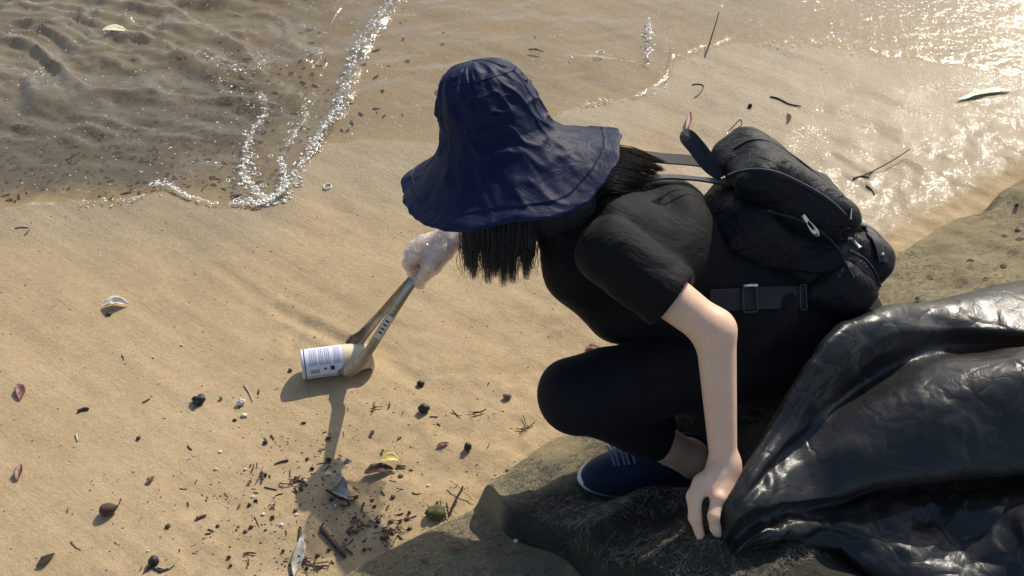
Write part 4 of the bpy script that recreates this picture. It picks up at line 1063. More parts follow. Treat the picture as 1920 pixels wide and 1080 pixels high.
# zip pull
zc, zn = hit(PT, 1510, 408, .004); ze, _ = hit(PT, 1534, 438, .007)
zt = nrm(ze-zc); zn = nrm(zn-zt*(zn@zt)); zs = np.cross(zn, zt); L_ = np.linalg.norm(ze-zc)
a_ = np.linspace(0, 2*np.pi, 40, endpoint=False); rows = []
prof = lambda a: np.stack([(.5-.5*np.cos(a))*L_, np.sin(a)*(.0030+.0045*(.5-.5*np.cos(a)))], -1)
oo = prof(a_); ii = np.stack([.10*L_+.52*L_*(.5-.5*np.cos(a_)), np.sin(a_)*.0026], -1)
def zp(q, h_): return zc+q[:, :1]*zt+q[:, 1:]*zs+h_*zn
mobj('zip_pull', np.array([zp(ii, 0), zp(ii, .0022), zp(oo, .0022), zp(oo, 0)]), gridF(4, 40, True, True), M['chrome'], pack)
tube_obj('zip_slider', np.array([zc-zt*.008+zn*.001, zc-zt*.002+zn*.004, zc+zt*.004+zn*.002]), .0040, M['chrome'], pack, 8)
# split ring with clip
rc, rn_ = hit(PT, 1583, 436, .004)
r1 = nrm(np.cross(rn_, (0, 0, 1))); r2 = np.cross(r1, rn_); a_ = np.linspace(0, 2*np.pi, 30)
ringO = tube_obj('key_ring', rc+.0115*(np.cos(a_)[:, None]*r1+np.sin(a_)[:, None]*r2), .0010, M['darkmetal'], pack, 6)
for (q0, q1, r_) in (((1590, 444), (1594, 449), .0024), ((1598, 452), (1606, 461), .0026), ((1606, 464), (1613, 462), .0020)):
    p0, _ = hit(PT, *q0, .004); p1, _ = hit(PT, *q1, .004)
    if p0 is not None and p1 is not None: tube_obj('clip', np.array([p0, (p0+p1)/2, p1]), r_, M['chrome'], pack, 8)
# compression straps and snaps on the lower pocket
for pts in ([(1590, 400), (1618, 425), (1640, 452), (1652, 480)], [(1628, 440), (1645, 462), (1655, 490)]):
    P_, U__ = surf_pts(PT, pts, .004)
    if len(P_) > 2: ribbon('compression_strap', P_, U__, .009, pack)
for q, r_ in (((1612, 417), .0052), ((1652, 478), .0030)):
    p0, n0 = hit(PT, *q, .005)
    if p0 is not None: tube_obj('snap_button', np.array([p0, p0+n0*.002, p0+n0*.003]), [r_, r_*.9, r_*.4], M['chrome'], pack, 12)

# ------------------------------------------------------------------ litter tongs and the can they hold
tongs = thing('litter_tongs', 'long steel tongs in the gloved hand gripping the can', 'tongs', on(650, 700, 0))
vw = nrm(at(720, 600, 1)-np.array(EYE))
def arm(nm, pts, hw, up, n=60, dish=.004):
    P_ = crom(pts, n); h_ = np.interp(np.linspace(0, 1, n), np.linspace(0, 1, len(hw)), hw)
    T = np.gradient(P_, axis=0); T /= np.linalg.norm(T, axis=1)[:, None]; S_ = np.cross(T, up); S_ /= np.linalg.norm(S_, axis=1)[:, None]; Nn = np.cross(S_, T)
    c = np.linspace(-1, 1, 9); top = P_[:, None]+S_[:, None]*(h_[:, None]*c)[..., None]+Nn[:, None]*(dish*(1-np.abs(c)**3)*(h_/.012)[:, None])[..., None]
    bot = top[:, ::-1]-Nn[:, None]*.0016
    V = np.concatenate([top, bot], 1); return mobj(nm, V, [tuple(f) for f in gridF(n, 18, cv=True)]+[tuple(range(18))[::-1], tuple((n-1)*18+i for i in range(18))], M['metal'], tongs), P_, S_, Nn
nearA, NP, NS, NN = arm('arm', [at(848, 450, 2.448), at(800, 496, 2.452), at(768, 538, 2.462), at(728, 600, 2.50), at(694, 654, 2.545), at(672, 683, 2.568), at(648, 697, 2.590), at(634, 699, 2.605)],
    [.006, .008, .0090, .0095, .010, .014, .014, .004], -vw)
farA, _, _, _ = arm('arm', [at(848, 449, 2.452), at(800, 493, 2.462), at(764, 532, 2.480), at(715, 588, 2.56), at(680, 628, 2.64), at(664, 642, 2.66), at(652, 650, 2.665)],
    [.006, .008, .0085, .009, .013, .020, .012], -vw, dish=-.005)
i0 = 26
mobj('sticker', np.array([[NP[i]+NS[i]*.007*c+NN[i]*.0048 for c in (-1, -.3, .3, 1)] for i in range(24, 31)]), gridF(7, 4), M['sticker'], tongs)
for i in (25, 26, 27, 28): mobj('print_mark', np.array([[NP[i]*(1-f)+NP[i+1]*f+NS[i]*.0045*c+NN[i]*.0052 for c in (-1, 1)] for f in (.2, .6)]), gridF(2, 2), M['print'], tongs)

c0 = on(566, 684, .0350); c1 = on(696, 667, .0310); cax = nrm(c1-c0); CL = np.linalg.norm(c1-c0)
can = thing('aerosol_can', 'white printed can with a cream plastic top held in the tongs', 'can', [(c0[0]+c1[0])/2, (c0[1]+c1[1])/2, 0])
ca = nrm(np.cross(cax, (0, 0, 1))); cb = np.cross(ca, cax); a_ = np.linspace(0, 2*np.pi, 64, endpoint=False)
if ca[1] > 0: ca, cb = -ca, np.cross(-ca, cax)
def lathe(nm, prof, mat, parent, at_=None, cap=True, attrs_=None):
    V = np.array([c0+cax*h_+r_*(np.cos(a_)[:, None]*ca+np.sin(a_)[:, None]*cb) for r_, h_ in prof])
    return mobj(nm, V, gridF(len(prof), 64, cv=True), mat, parent, True, None, attrs_)
LL = CL*.60
lathe('can_body', [(.001, .004), (.024, .004), (.029, .002), (.0315, -.001), (.0340, 0), (.0342, .003), (.0335, .005), (.0335, LL), (.033, LL+.004)], M['sole'], can)
lathe('cream_top', [(.0336, LL-.001), (.0335, LL+.012), (.0325, LL+.022), (.0300, LL+.034), (.0275, CL-.012), (.0270, CL-.006), (.0300, CL-.003), (.0305, CL+.002), (.0275, CL+.005), (.022, CL+.002), (.001, CL-.004)], M['can'], can)
nl = 14; hh_ = np.linspace(.006, LL-.002, nl)
V = np.array([c0+cax*h_+.0340*(np.cos(a_)[:, None]*ca+np.sin(a_)[:, None]*cb) for h_ in hh_])
camang = math.atan2(-vw@cb, -vw@ca); sg = -1 if (np.cos(camang+.5)*ca+np.sin(camang+.5)*cb)[2] > (np.cos(camang-.5)*ca+np.sin(camang-.5)*cb)[2] else 1
lv = np.tile(.45+.3*sg*((a_-camang+np.pi) % (2*np.pi)-np.pi), (nl, 1)); lu = np.repeat(np.linspace(0, 1, nl)[:, None], 64, 1)
lab = mobj('printed_label', V, gridF(nl, 64, cv=True), M['label'], can, True, None, {'lu': lu, 'lv': lv})
def onlabel(u, ang): return c0+cax*(.006+u*(LL-.008))+.0344*(math.cos(ang)*ca+math.sin(ang)*cb)
camang = math.atan2(-vw@cb, -vw@ca)                         # angle of the side that faces the photographer
sg = -1 if (np.cos(camang+.5)*ca+np.sin(camang+.5)*cb)[2] > (np.cos(camang-.5)*ca+np.sin(camang-.5)*cb)[2] else 1
def patch(nm, u0, u1, a0, a1, mat):
    mobj(nm, np.array([[onlabel(u, camang+sg*q) for q in np.linspace(a0, a1, 5)] for u in (u0, u1)]), gridF(2, 5), M[mat], lab)
for k_ in range(11): patch('barcode_bar', .14+.022*k_, .14+.022*k_+(.008, .014, .006, .012)[k_ % 4], .42, .72, 'print')
patch('print_mark', .655, .765, .28, .58, 'print'); patch('print_mark', .49, .56, .36, .50, 'print')

# ------------------------------------------------------------------ black plastic sack
ROWS = [
 [(1340, 1020, 1.895), (1375, 935, 1.92), (1440, 800, 1.93), (1540, 640, 1.97), (1612, 594, 2.06), (1760, 554, 2.16), (2000, 522, 2.25)],
 [(1343, 1022, 1.885), (1390, 930, 1.905), (1470, 800, 1.915), (1585, 672, 1.96), (1680, 616, 2.02), (1790, 611, 2.09), (2000, 628, 2.08)],
 [(1346, 1024, 1.880), (1402, 930, 1.90), (1490, 815, 1.920), (1610, 725, 1.96), (1720, 672, 2.00), (1830, 655, 2.05), (2000, 650, 2.05)],
 [(1350, 1026, 1.875), (1412, 935, 1.90), (1500, 826, 1.92), (1640, 760, 1.92), (1760, 712, 1.92), (1850, 686, 1.93), (2000, 660, 1.94)],
 [(1352, 1030, 1.875), (1420, 945, 1.89), (1512, 872, 1.89), (1640, 835, 1.88), (1760, 800, 1.875), (1850, 780, 1.88), (2000, 765, 1.89)],
 [(1354, 1034, 1.875), (1425, 957, 1.89), (1556, 930, 1.885), (1640, 910, 1.88), (1770, 896, 1.875), (1860, 888, 1.88), (2000, 876, 1.885)],
 [(1354, 1036, 1.885), (1430, 962, 1.91), (1560, 922, 1.93), (1640, 898, 1.95), (1770, 882, 1.97), (1860, 876, 1.97), (2000, 866, 1.97)],
 [(1355, 1040, 1.890), (1440, 975, 1.92), (1570, 945, 1.95), (1650, 918, 1.97), (1780, 905, 1.985), (1870, 900, 1.985), (2000, 890, 1.985)],
 [(1356, 1044, 1.885), (1445, 988, 1.91), (1560, 968, 1.925), (1650, 945, 1.935), (1780, 955, 1.935), (1870, 945, 1.92), (2000, 925, 1.91)],
 [(1357, 1048, 1.880), (1440, 1000, 1.895), (1540, 985, 1.895), (1640, 1005, 1.880), (1740, 1045, 1.865), (1830, 1058, 1.850), (1990, 985, 1.83)],
 [(1358, 1052, 1.880), (1440, 1012, 1.900), (1550, 1015, 1.900), (1640, 1070, 1.875), (1740, 1110, 1.855), (1840, 1135, 1.84), (2000, 1090, 1.82)],
 [(1358, 1056, 1.890), (1440, 1020, 1.930), (1550, 1035, 1.930), (1640, 1100, 1.910), (1740, 1150, 1.890), (1850, 1190, 1.88), (2020, 1180, 1.86)],
]
ctl = np.array([[at(p[0]-(2 if j == 0 else (14 if j == 1 else 0)), p[1]+((i-6)*6-10 if j == 0 else 0), p[2]+(.0 if j == 0 else (-.05 if j == 1 else 0))+(.022 if i in (3, 4, 5) and j > 1 else (.055 if i == 2 and j > 2 else 0))) for j, p in enumerate(r)] for i, r in enumerate(ROWS)])
endc = np.broadcast_to(ctl[:, -1].mean(0)+np.array([.28, .10, -.06]), (len(ROWS), 3)); ctl = np.concatenate([ctl, (ctl[:, -1]*.62+endc*.38+np.array([.10, 0, 0]))[:, None], endc[:, None]], 1)
back = ctl[0].copy(); back[:, 1] += np.array([.01, .03, .06, .10, .12, .12, .12, .10, 0])
back[:, 2] = np.minimum(back[:, 2]-.005, geo_top(back[:, 0], back[:, 1])+.02)
back2 = ctl[-1].copy(); back2[:, 2] = np.minimum(back2[:, 2], geo_top(back2[:, 0], back2[:, 1])+.008)
ctl = np.concatenate([back[None], ctl, back2[None]], 0)
NV_, NU_ = 330, 330
SV = crom(ctl, NV_); SV = np.transpose(crom(np.transpose(SV, (1, 0, 2)), NU_), (1, 0, 2))
du = np.gradient(SV, axis=1); dv = np.gradient(SV, axis=0); nn = np.cross(du, dv); nn /= np.linalg.norm(nn, axis=2)[..., None]+1e-9
uu = np.linspace(0, 1, NU_)[None]; vv = np.linspace(0, 1, NV_)[:, None]
amp = sstep(.02, .22, uu)*(.42+1.1*sstep(.55, .68, vv))
x_, y_, z_ = SV[..., 0], SV[..., 1], SV[..., 2]
def tri(t): return 2*np.abs(t/2/np.pi % 1-.5)
wx_ = .05*noise(x_*7, y_*7, z_*7, 5); wy_ = .05*noise(x_*7+9, y_*7, z_*7, 6)
def facets(P, n, seed, cell):
    r_ = np.random.default_rng(seed); lo_, hi_ = P.reshape(-1, 3).min(0)-cell, P.reshape(-1, 3).max(0)+cell
    Q = P.reshape(-1, 3).astype(np.float32); cen = Q.mean(0); Q = Q-cen; best = []
    for sg_ in (0, 1):
        sd = (P.reshape(-1, 3)[r_.integers(0, P.shape[0]*P.shape[1], n)]+r_.normal(0, cell*.3, (n, 3))-cen).astype(np.float32)
        m_ = np.full(len(Q), 1e9, np.float32)
        for q in sd: m_ = np.minimum(m_, float(q@q)-2*(Q@q))
        best.append(m_)
    return ((best[0]-best[1])/cell**2).reshape(P.shape[:2])
disp = .013*np.tanh(1.4*facets(SV, 90, 3, .11))+.0070*np.tanh(facets(SV, 420, 4, .052))*np.clip(.55+noise(x_*6, y_*6, z_*6, 53), .1, 1.2)+.0050*np.tanh(facets(SV, 1300, 5, .028))*np.clip(noise(x_*8, y_*8, z_*8, 54)+.35, 0, 1.2)
# long tension creases fanning out from the pinched corner
pin = at(1350, 1015, 1.885); ang = np.arctan2(z_-pin[2], x_-pin[0]); disp = disp+.006*sstep(.02, .12, uu)*sstep(.75, .25, uu)*noise(ang*9, vv*6, 0, 55)
SV = SV+nn*(disp*amp)[..., None]
gz = geo_top(SV[..., 0], SV[..., 1]); SV[..., 2] = np.maximum(SV[..., 2], gz+.003)
sack = mobj('rubbish_sack', SV, gridF(NV_, NU_), M['bag'], None, True, origin=(SV[..., 0].mean(), SV[..., 1].mean(), .25))
tag(sack, 'crumpled black polythene rubbish sack lying open beside the hand', 'rubbish sack')

# ------------------------------------------------------------------ flotsam on the sand and in the wash
def bil(x, y):
    i = int(np.searchsorted(ax_, x))-1; j = int(np.searchsorted(ay_, y))-1
    u = (x-ax_[i])/(ax_[i+1]-ax_[i]); v = (y-ay_[j])/(ay_[j+1]-ay_[j])
    return (GZ[i, j]*(1-u)+GZ[i+1, j]*u)*(1-v)+(GZ[i, j+1]*(1-u)+GZ[i+1, j+1]*u)*v
def gz_at(x, y):
    s, d = sd_of(x, y)
    if d > .0: return float(geo_top(np.array([x]), np.array([y]))[0])
    return float(max(bil(x, y), .003 if water_in(x, y) > 0 else -9))
def gpt(px, py, up=0.0):
    p = on(px, py, 0)
    for _ in range(4): p = on(px, py, gz_at(p[0], p[1]))
    return np.array([p[0], p[1], gz_at(p[0], p[1])+up])
def mpp(py): return (CAM_H/(sP+(py-540)/FPX*cP))/FPX      # metres per pixel on the ground
def twig(name, pts, r, mat, label, cat, group=None, n=12, lifts=None, flat=1.0, parent=None, taper=.6):
    P_ = np.array([gpt(x, y, r*.8+(lifts[i] if lifts else 0)) for i, (x, y) in enumerate(pts)])
    if len(P_) == 2: P_ = np.array([P_[0], (P_[0]+P_[1])/2+np.array([rng.normal(0, .1*r), rng.normal(0, .5*r), 0]), P_[1]])
    Q = crom(P_, n); rad = r*np.linspace(1, taper, n)*(1+.18*noise(np.arange(n)*.9, P_[0][0]*90)); rad[0] *= .7; rad[-1] *= .7
    V, F = tube(Q, rad, 6, flat); o = mobj(name, V, clean_quads(F), mat, parent, True, None if parent else P_[0])
    if not parent: tag(o, label, cat, group)
    return o
def pebble(name, px, py, w, h, mat, label, cat, group=None, rough=.22, sink=.25):
    c = gpt(px, py); a_ = np.linspace(0, 2*np.pi, 12, endpoint=False); b_ = np.linspace(-np.pi/2, np.pi/2, 8)
    A, B = np.meshgrid(a_, b_, indexing='ij'); sx = w*mpp(py)/2; sy = sx*random.uniform(.7, 1.0); sz = h*mpp(py)/2
    D_ = np.stack([np.cos(B)*np.cos(A), np.cos(B)*np.sin(A), np.sin(B)], -1); q = 1+rough*noise(D_[..., 0]*2.3+px, D_[..., 1]*2.3, D_[..., 2]*2.3+py, 3)
    V = c+D_*q[..., None]*np.array([sx, sy, sz])+np.array([0, 0, sz*(1-sink)])
    return tag(mobj(name, V, gridF(12, 8, cu=True), mat, None, True, c), label, cat, group)
def leaf(name, pts, w, mat, label, cat, group=None, curl=.4, lift=.004, n=16, up=0):
    """blade along pts (pixel track), half width w metres"""
    P_ = np.array([gpt(x, y, lift+up) for x, y in pts]); Q = crom(P_, n); T = np.gradient(Q, axis=0); T /= np.linalg.norm(T, axis=1)[:, None]
    S_ = np.cross(T, (0, 0, 1)); S_ /= np.linalg.norm(S_, axis=1)[:, None]; t_ = np.linspace(0, 1, n); ww = w*np.sin(np.pi*np.clip(t_*.96+.03, 0, 1))**.8*(1+.15*noise(t_*9, w*900))
    c = np.linspace(-1, 1, 7); V = Q[:, None]+S_[:, None]*(ww[:, None]*c)[..., None]; V[..., 2] += curl*(np.abs(c)[None]**1.6)*ww[:, None]+.15*w*noise(t_[:, None]*6, c[None]*2, w*333)
    V2 = V.copy(); V2[..., 2] -= .0006
    VV = np.concatenate([V, V2[:, ::-1]], 1)
    o = mobj(name, VV, [tuple(f) for f in gridF(n, 14, cv=True)]+[tuple(range(13, -1, -1)), tuple((n-1)*14+i for i in range(14))], mat, None, True, P_[0])
    return tag(o, label, cat, group)
def clump_stuff(): pass
# pieces that stand out
o = leaf('shell_fragment', [(193, 577), (215, 572), (242, 573)], .014, M['shell'], 'crumpled cream shell fragment lying alone on smooth sand', 'shell', curl=.9, lift=.006)
pebble('bark_crumb', 204, 590, 12, 6, M['twig'], 'tiny dark crumb beside the cream shell fragment', 'bark')
leaf('fallen_leaf', [(34, 722), (40, 735), (38, 752)], .011, M['leaf_r'], 'wet reddish brown leaf stuck flat on the sand, stalk down', 'leaf')
leaf('fallen_leaf', [(40, 873), (37, 888), (33, 902)], .009, M['leaf_r'], 'crumpled dark red leaf scrap on the sand', 'leaf', curl=.8)
nut = thing('seed_pod', 'brown oval seed pod with a pointed stem casting a shadow', 'seed pod', gpt(205, 962))
a_ = np.linspace(0, 2*np.pi, 16, endpoint=False); q0 = gpt(188, 965, .010); q1 = gpt(224, 956, .012)
V, F = tube(crom([q0, q0*.7+q1*.3, q0*.35+q1*.65, q1], 12), np.array([.002, .008, .011, .0125, .013, .013, .0125, .0115, .010, .0075, .004, .001]), 14); mobj('husk', V, clean_quads(F), M['bark'], nut)
tube_obj('stem', np.array([q1-.002, gpt(228, 951, .016), gpt(231, 947, .021)]), .0013, M['twig'], nut, 6)
leaf('fallen_leaf', [(69, 1066), (86, 1053), (104, 1040)], .008, M['twig'], 'narrow blackened leaf lying on bare sand', 'leaf', curl=.6)
twig('wood_chip', [(146, 773), (167, 768)], .0035, M['twig'], 'short square dark wood chip on smooth sand', 'wood chip', taper=1)
twig('wood_chip', [(143, 814), (146, 828)], .0024, M['greywood'], 'small upright grey and black wood sliver', 'wood chip')
pebble('charcoal_lump', 373, 754, 27, 15, M['coal'], 'flat jagged black charcoal lump with a pale sand halo', 'charcoal', rough=.5)
twig('bleached_root', [(458, 722), (468, 738), (474, 753)], .0022, M['palewood'], 'thin bent bleached root beside white shell bits', 'root')
pebble('shell_fragment', 452, 758, 14, 14, M['shell'], 'lumpy white shell bit beside the bent bleached root', 'shell', rough=.5)
pebble('shell_fragment', 458, 780, 12, 6, M['shell'], 'flat white shell chip below the bent bleached root', 'shell', rough=.4)
pebble('leaf_scrap', 415, 748, 7, 9, M['leaf_g'], 'tiny pale green scrap on the sand', 'leaf scrap')
pebble('pebble', 789, 722, 15, 12, M['coal'], 'square black pebble at the end of a scratch in the sand', 'pebble', rough=.12)
pebble('pebble', 795, 771, 22, 20, M['coal'], 'round black pebble with a twig beside it', 'pebble', rough=.18)
twig('twig', [(806, 781), (822, 782)], .0022, M['palewood'], 'short pale twig touching the round black pebble', 'twig')
pebble('pebble', 877, 842, 15, 18, M['coal'], 'small upright black pebble with long shadow on open sand', 'pebble')
pebble('pebble', 951, 746, 16, 12, M['grey'], 'purplish grey pebble in front of the bent knee', 'pebble')
leaf('fallen_leaf', [(716, 872), (733, 868), (752, 873)], .010, M['leaf_y'], 'bright yellow leaf curled over a brown leaf', 'leaf', curl=.5, up=.012)
leaf('fallen_leaf', [(684, 893), (708, 886), (738, 884)], .013, M['leaf_b'], 'dark brown leaf propped beneath the yellow leaf', 'leaf', curl=.7, lift=.008)
twig('bark_flake', [(744, 874), (762, 875)], .0032, M['twig'], 'flat dark bark flake at the tip of the yellow leaf', 'bark', flat=.5)
dr = thing('driftwood_scrap', 'torn grey driftwood scrap standing in the hand\'s shadow', 'driftwood', gpt(640, 920))
for i, (pts, w_, mt) in enumerate(([[(618, 905), (635, 912), (652, 925)], .013, 'greywood'], [[(625, 930), (642, 935), (655, 945)], .012, 'greywood'], [[(640, 895), (632, 915), (618, 930)], .010, 'palewood'], [[(645, 885), (655, 882), (662, 880)], .007, 'greywood'])):
    o = leaf('bark_layer', pts, w_, M[mt], 'x', 'x', curl=.9, lift=.012+.004*i); del o['label'], o['category']; o.parent = dr; o.location = o.location-dr.location
for pts in ([(640, 930), (652, 945), (656, 950)], [(612, 925), (630, 935), (648, 940)], [(628, 890), (640, 910), (650, 905)]):
    twig('splinter', pts, .003, M['twig'], '', '', parent=dr, lifts=[.01, .006, 0])
leaf('shell_fragment', [(611, 892), (616, 889), (622, 892)], .005, M['shell'], 'small white shell flake above the torn driftwood scrap', 'shell')
twig('stick', [(602, 990), (615, 1008), (632, 1028), (648, 1046)], .0055, M['twig'], 'long dark rotten stick lying in the arm\'s shadow', 'stick', n=18, taper=.9)
bs = thing('bark_strip', 'silvery peeled bark strip with a dark end among twigs', 'bark', gpt(562, 1040))
twig('dark_end', [(563, 990), (562, 1012), (561, 1024)], .0035, M['twig'], '', '', parent=bs)
o = leaf('pale_face', [(566, 1008), (564, 1035), (556, 1062), (552, 1084)], .0105, M['greywood'], 'x', 'x', curl=.35, lift=.007); del o['label'], o['category']; o.parent = bs; o.location = o.location-bs.location
pebble('seed_husk', 290, 1056, 20, 20, M['coal'], 'round black seed husk in a knot of twigs', 'seed husk')
twig('root', [(296, 1064), (312, 1068), (326, 1060), (330, 1052)], .0022, M['palewood'], 'pale curled root under the round black seed husk', 'root')
twig('root', [(270, 1074), (284, 1064), (300, 1072), (318, 1066)], .0028, M['twig'], 'dark knotted root under the round black seed husk', 'root')
ms = thing('mossy_husk', 'mossy green seed husk with bristling twigs at the sandbag end', 'seed husk', gpt(818, 968))
c = gpt(818, 966); A, B = np.meshgrid(np.linspace(0, 2*np.pi, 18, endpoint=False), np.linspace(-np.pi/2, np.pi/2, 10), indexing='ij'); D_ = np.stack([np.cos(B)*np.cos(A), np.cos(B)*np.sin(A), np.sin(B)], -1)
mobj('husk', c+D_*(1+.22*noise(D_[..., 0]*3, D_[..., 1]*3, D_[..., 2]*3))[..., None]*np.array([.021, .017, .013])+np.array([0, 0, .009]), gridF(18, 10, cu=True), M['moss'], ms)
for i in range(16):
    t_ = rng.uniform(0, 6.28); L_ = rng.uniform(14, 34); x0, y0 = 824+rng.normal(0, 6), 966+rng.normal(0, 6)
    twig('bristle', [(x0, y0), (x0+L_*.5*math.cos(t_), y0+L_*.4*math.sin(t_)), (x0+L_*math.cos(t_)+rng.normal(0, 3), y0+L_*.75*math.sin(t_))], .0011, M['twig' if i % 3 else 'moss'], '', '', parent=ms, lifts=[.008, .012, rng.uniform(0, .02)], n=8)
twig('twig', [(838, 975), (852, 950), (866, 930), (868, 924)], .0030, M['twig'], 'knobbly twig leaning from the mossy husk to the sandbag', 'twig', lifts=[.004, .01, .018, .02])
twig('twig', [(845, 908), (858, 918), (872, 930), (890, 942)], .0016, M['palewood'], 'thin pale twig poking out past the sandbag corner', 'twig', lifts=[.012, .012, .01, .004])
leaf('fallen_leaf', [(842, 1022), (858, 1028), (872, 1034)], .008, M['leaf_r'], 'rust brown folded leaf lying on the sunlit sandbag', 'leaf', curl=.8, lift=.006)
pebble('snail_shell', 968, 1016, 9, 9, M['shell'], 'tiny round white snail shell on the sandbag', 'shell', rough=.05)
twig('seed_pod', [(368, 974), (378, 970), (388, 967)], .0042, M['leaf_r'], 'slim reddish pod lying below the wrack line', 'seed pod', taper=.4)
leaf('fallen_leaf', [(276, 908), (282, 902), (290, 895)], .006, M['leaf_b'], 'little brown leaf scrap, white speck beside it', 'leaf')
leaf('fallen_leaf', [(1098, 656), (1110, 652), (1128, 655)], .006, M['leaf_r'], 'flat purplish leaf scrap just above the bent knee', 'leaf')
leaf('fallen_leaf', [(842, 832), (828, 836), (818, 840)], .005, M['leaf_r'], 'pale pink leaf scrap near the upright black pebble', 'leaf')
# top of the beach: half-dry twigs and leaves in the wash
twig('twig', [(1322, 108), (1334, 80), (1344, 55)], .0024, M['twig'], 'straight dark stick standing out of the wet sand', 'stick', lifts=[0, .03, .06])
twig('twig', [(1297, 160), (1308, 158), (1319, 162), (1312, 176), (1300, 185)], .0018, M['twig'], 'thin forked twig in wet sand above the hat', 'twig')
twig('twig', [(1444, 182), (1460, 186), (1480, 196), (1502, 200)], .0026, M['twig'], 'curved flat twig bedded in wet sand', 'twig')
leaf('fallen_leaf', [(1286, 248), (1292, 232), (1293, 216)], .009, M['leaf_r'], 'dark red pointed leaf standing up behind the backpack loop', 'leaf', curl=.5, lift=.006, up=.006)
twig('twig', [(1366, 246), (1378, 234), (1388, 224), (1390, 236), (1372, 245)], .0016, M['bark'], 'small looped brown twig above the backpack', 'twig')
leaf('fallen_leaf', [(1476, 232), (1480, 222), (1476, 213)], .005, M['twig'], 'small curled black leaf on the wet sand', 'leaf')
pebble('bark_crumb', 1406, 201, 9, 8, M['twig'], 'tiny black crumb on the wet sheen', 'bark')
twig('twig', [(1614, 332), (1640, 322), (1672, 308), (1704, 291)], .0022, M['twig'], 'long thin twig lying across the glittering sand', 'twig', lifts=[0, .004, .012, .02])
twig('twig', [(1600, 336), (1616, 332), (1630, 335)], .0036, M['twig'], 'dark stub at the root of the long thin twig', 'twig')
twig('twig', [(1624, 348), (1634, 356), (1640, 366)], .0022, M['bark'], 'short hooked twig below the long thin twig', 'twig')
leaf('fallen_leaf', [(1796, 190), (1830, 178), (1866, 172), (1896, 172)], .013, M['leaf_g'], 'long pale green leaf glinting on the wet sand', 'leaf', curl=.2, lift=.005, n=24)
leaf('fallen_leaf', [(196, 66), (216, 64), (239, 68)], .019, M['leaf_c'], 'cream yellow leaf floating on the rippled water', 'leaf', curl=.25, lift=.016, up=.004)
twig('twig', [(124, 306), (138, 298), (152, 290)], .0022, M['twig'], 'dark twig half sunk in the murky shallows', 'twig', lifts=[.006]*3)
leaf('fallen_leaf', [(990, 96), (1004, 97), (1020, 100)], .006, M['twig'], 'small dark leaf in the thin wash above the hat', 'leaf', lift=.006)
twig('twig', [(378, 362), (384, 354), (392, 348)], .0020, M['twig'], 'short dark twig caught in the foam line', 'twig', lifts=[.004]*3)
twig('root', [(28, 428), (42, 426), (54, 427)], .0022, M['palewood'], 'pale thin root on damp sand below the foam', 'root')
twig('twig', [(46, 442), (52, 436), (55, 431)], .0016, M['twig'], 'small dark twig under the pale thin root', 'twig')
leaf('fallen_leaf', [(1342, 292), (1352, 285), (1362, 280)], .007, M['leaf_y'], 'small yellow leaf half hidden behind the backpack', 'leaf')
# bits caught on the dry felt behind the backpack
for i, (px, py, w_, h_, mt, lb) in enumerate([(1742, 522, 14, 8, 'leaf_b', 'dark brown leaf bit on the sunlit felt behind the backpack'), (1818, 492, 16, 8, 'leaf_b', 'brown leaf bit beside the reddish bits on the sunlit felt'), (1884, 444, 12, 8, 'leaf_r', 'reddish bark bit on the sunlit felt'),
     (1908, 432, 12, 9, 'leaf_r', 'dull red leaf bit highest on the sunlit felt'), (1906, 386, 9, 8, 'coal', 'black crumb at the sand-strewn rim of the sandbag'), (1720, 562, 8, 9, 'coal', 'black crumb between the backpack and the sack'), (1880, 502, 14, 9, 'bark', 'brown bark bit just above the rubbish sack'), (1912, 450, 16, 9, 'leaf_r', 'flat rust red scrap on the sunlit felt'), (1848, 524, 10, 6, 'bark', 'small brown scrap lying where felt meets the sack')]):
    leaf('leaf_scrap', [(px-w_/2, py+random.uniform(-3, 3)), (px, py), (px+w_/2, py+random.uniform(-3, 3))], h_*mpp(py)*.4, M[mt], lb, 'leaf scrap', curl=.5, lift=.003, n=8)
# the scattered fragments of the wrack line
ANCH = [((735, 880), 'by the yellow leaf'), ((640, 920), 'around the torn driftwood scrap'), ((625, 1020), 'beside the long rotten stick'), ((560, 1045), 'beside the silvery bark strip'), ((820, 968), 'near the mossy husk'), ((795, 775), 'near the round black pebble'),
        ((877, 845), 'near the upright black pebble'), ((610, 740), 'in front of the can'), ((452, 765), 'near the bent bleached root'), ((205, 962), 'near the oval seed pod'), ((290, 1060), 'around the black seed husk'), ((373, 754), 'near the black charcoal lump'), ((380, 970), 'near the slim reddish pod'),
        ((1000, 800), 'in front of the bent knee'), ((951, 746), 'near the grey pebble'), ((870, 925), 'by the sandbag corner'), ((730, 1040), 'along the sunlit sandbag edge'), ((155, 795), 'near the square wood chip'), ((40, 740), 'near the flat reddish leaf'), ((86, 1053), 'near the narrow blackened leaf'), ((500, 890), 'between the can and the seed pod'), ((560, 900), 'in the tangle below the can')]
def near_(px, py): return min(ANCH, key=lambda a: (a[0][0]-px)**2+1.5*(a[0][1]-py)**2)[1]
def frag(px, py, L_, t_, lifts=None):
    c_, s_2 = math.cos(t_)*L_/2, math.sin(t_)*L_/2*.75; bx_, by_ = random.gauss(0, .08)*L_, random.gauss(0, .08)*L_; r_ = random.uniform(.0008, .0020)*(1.5 if random.random() < .15 else 1); k_ = random.choice(['twig', 'twig', 'bark', 'bark'])
    bent = math.hypot(bx_, by_) > .10*L_
    lab = '%s %s %s twig piece %s' % ('long' if L_ > 17 else ('stubby' if r_ > .0017 else 'short thin'), 'bent' if bent else 'straight', 'black' if k_ == 'twig' else 'brown', near_(px, py))
    twig('twig_fragment', [(px-c_, py-s_2), (px+bx_, py+by_), (px+c_, py+s_2)], r_, M[k_], lab, 'twig', GRP, n=6, lifts=lifts)
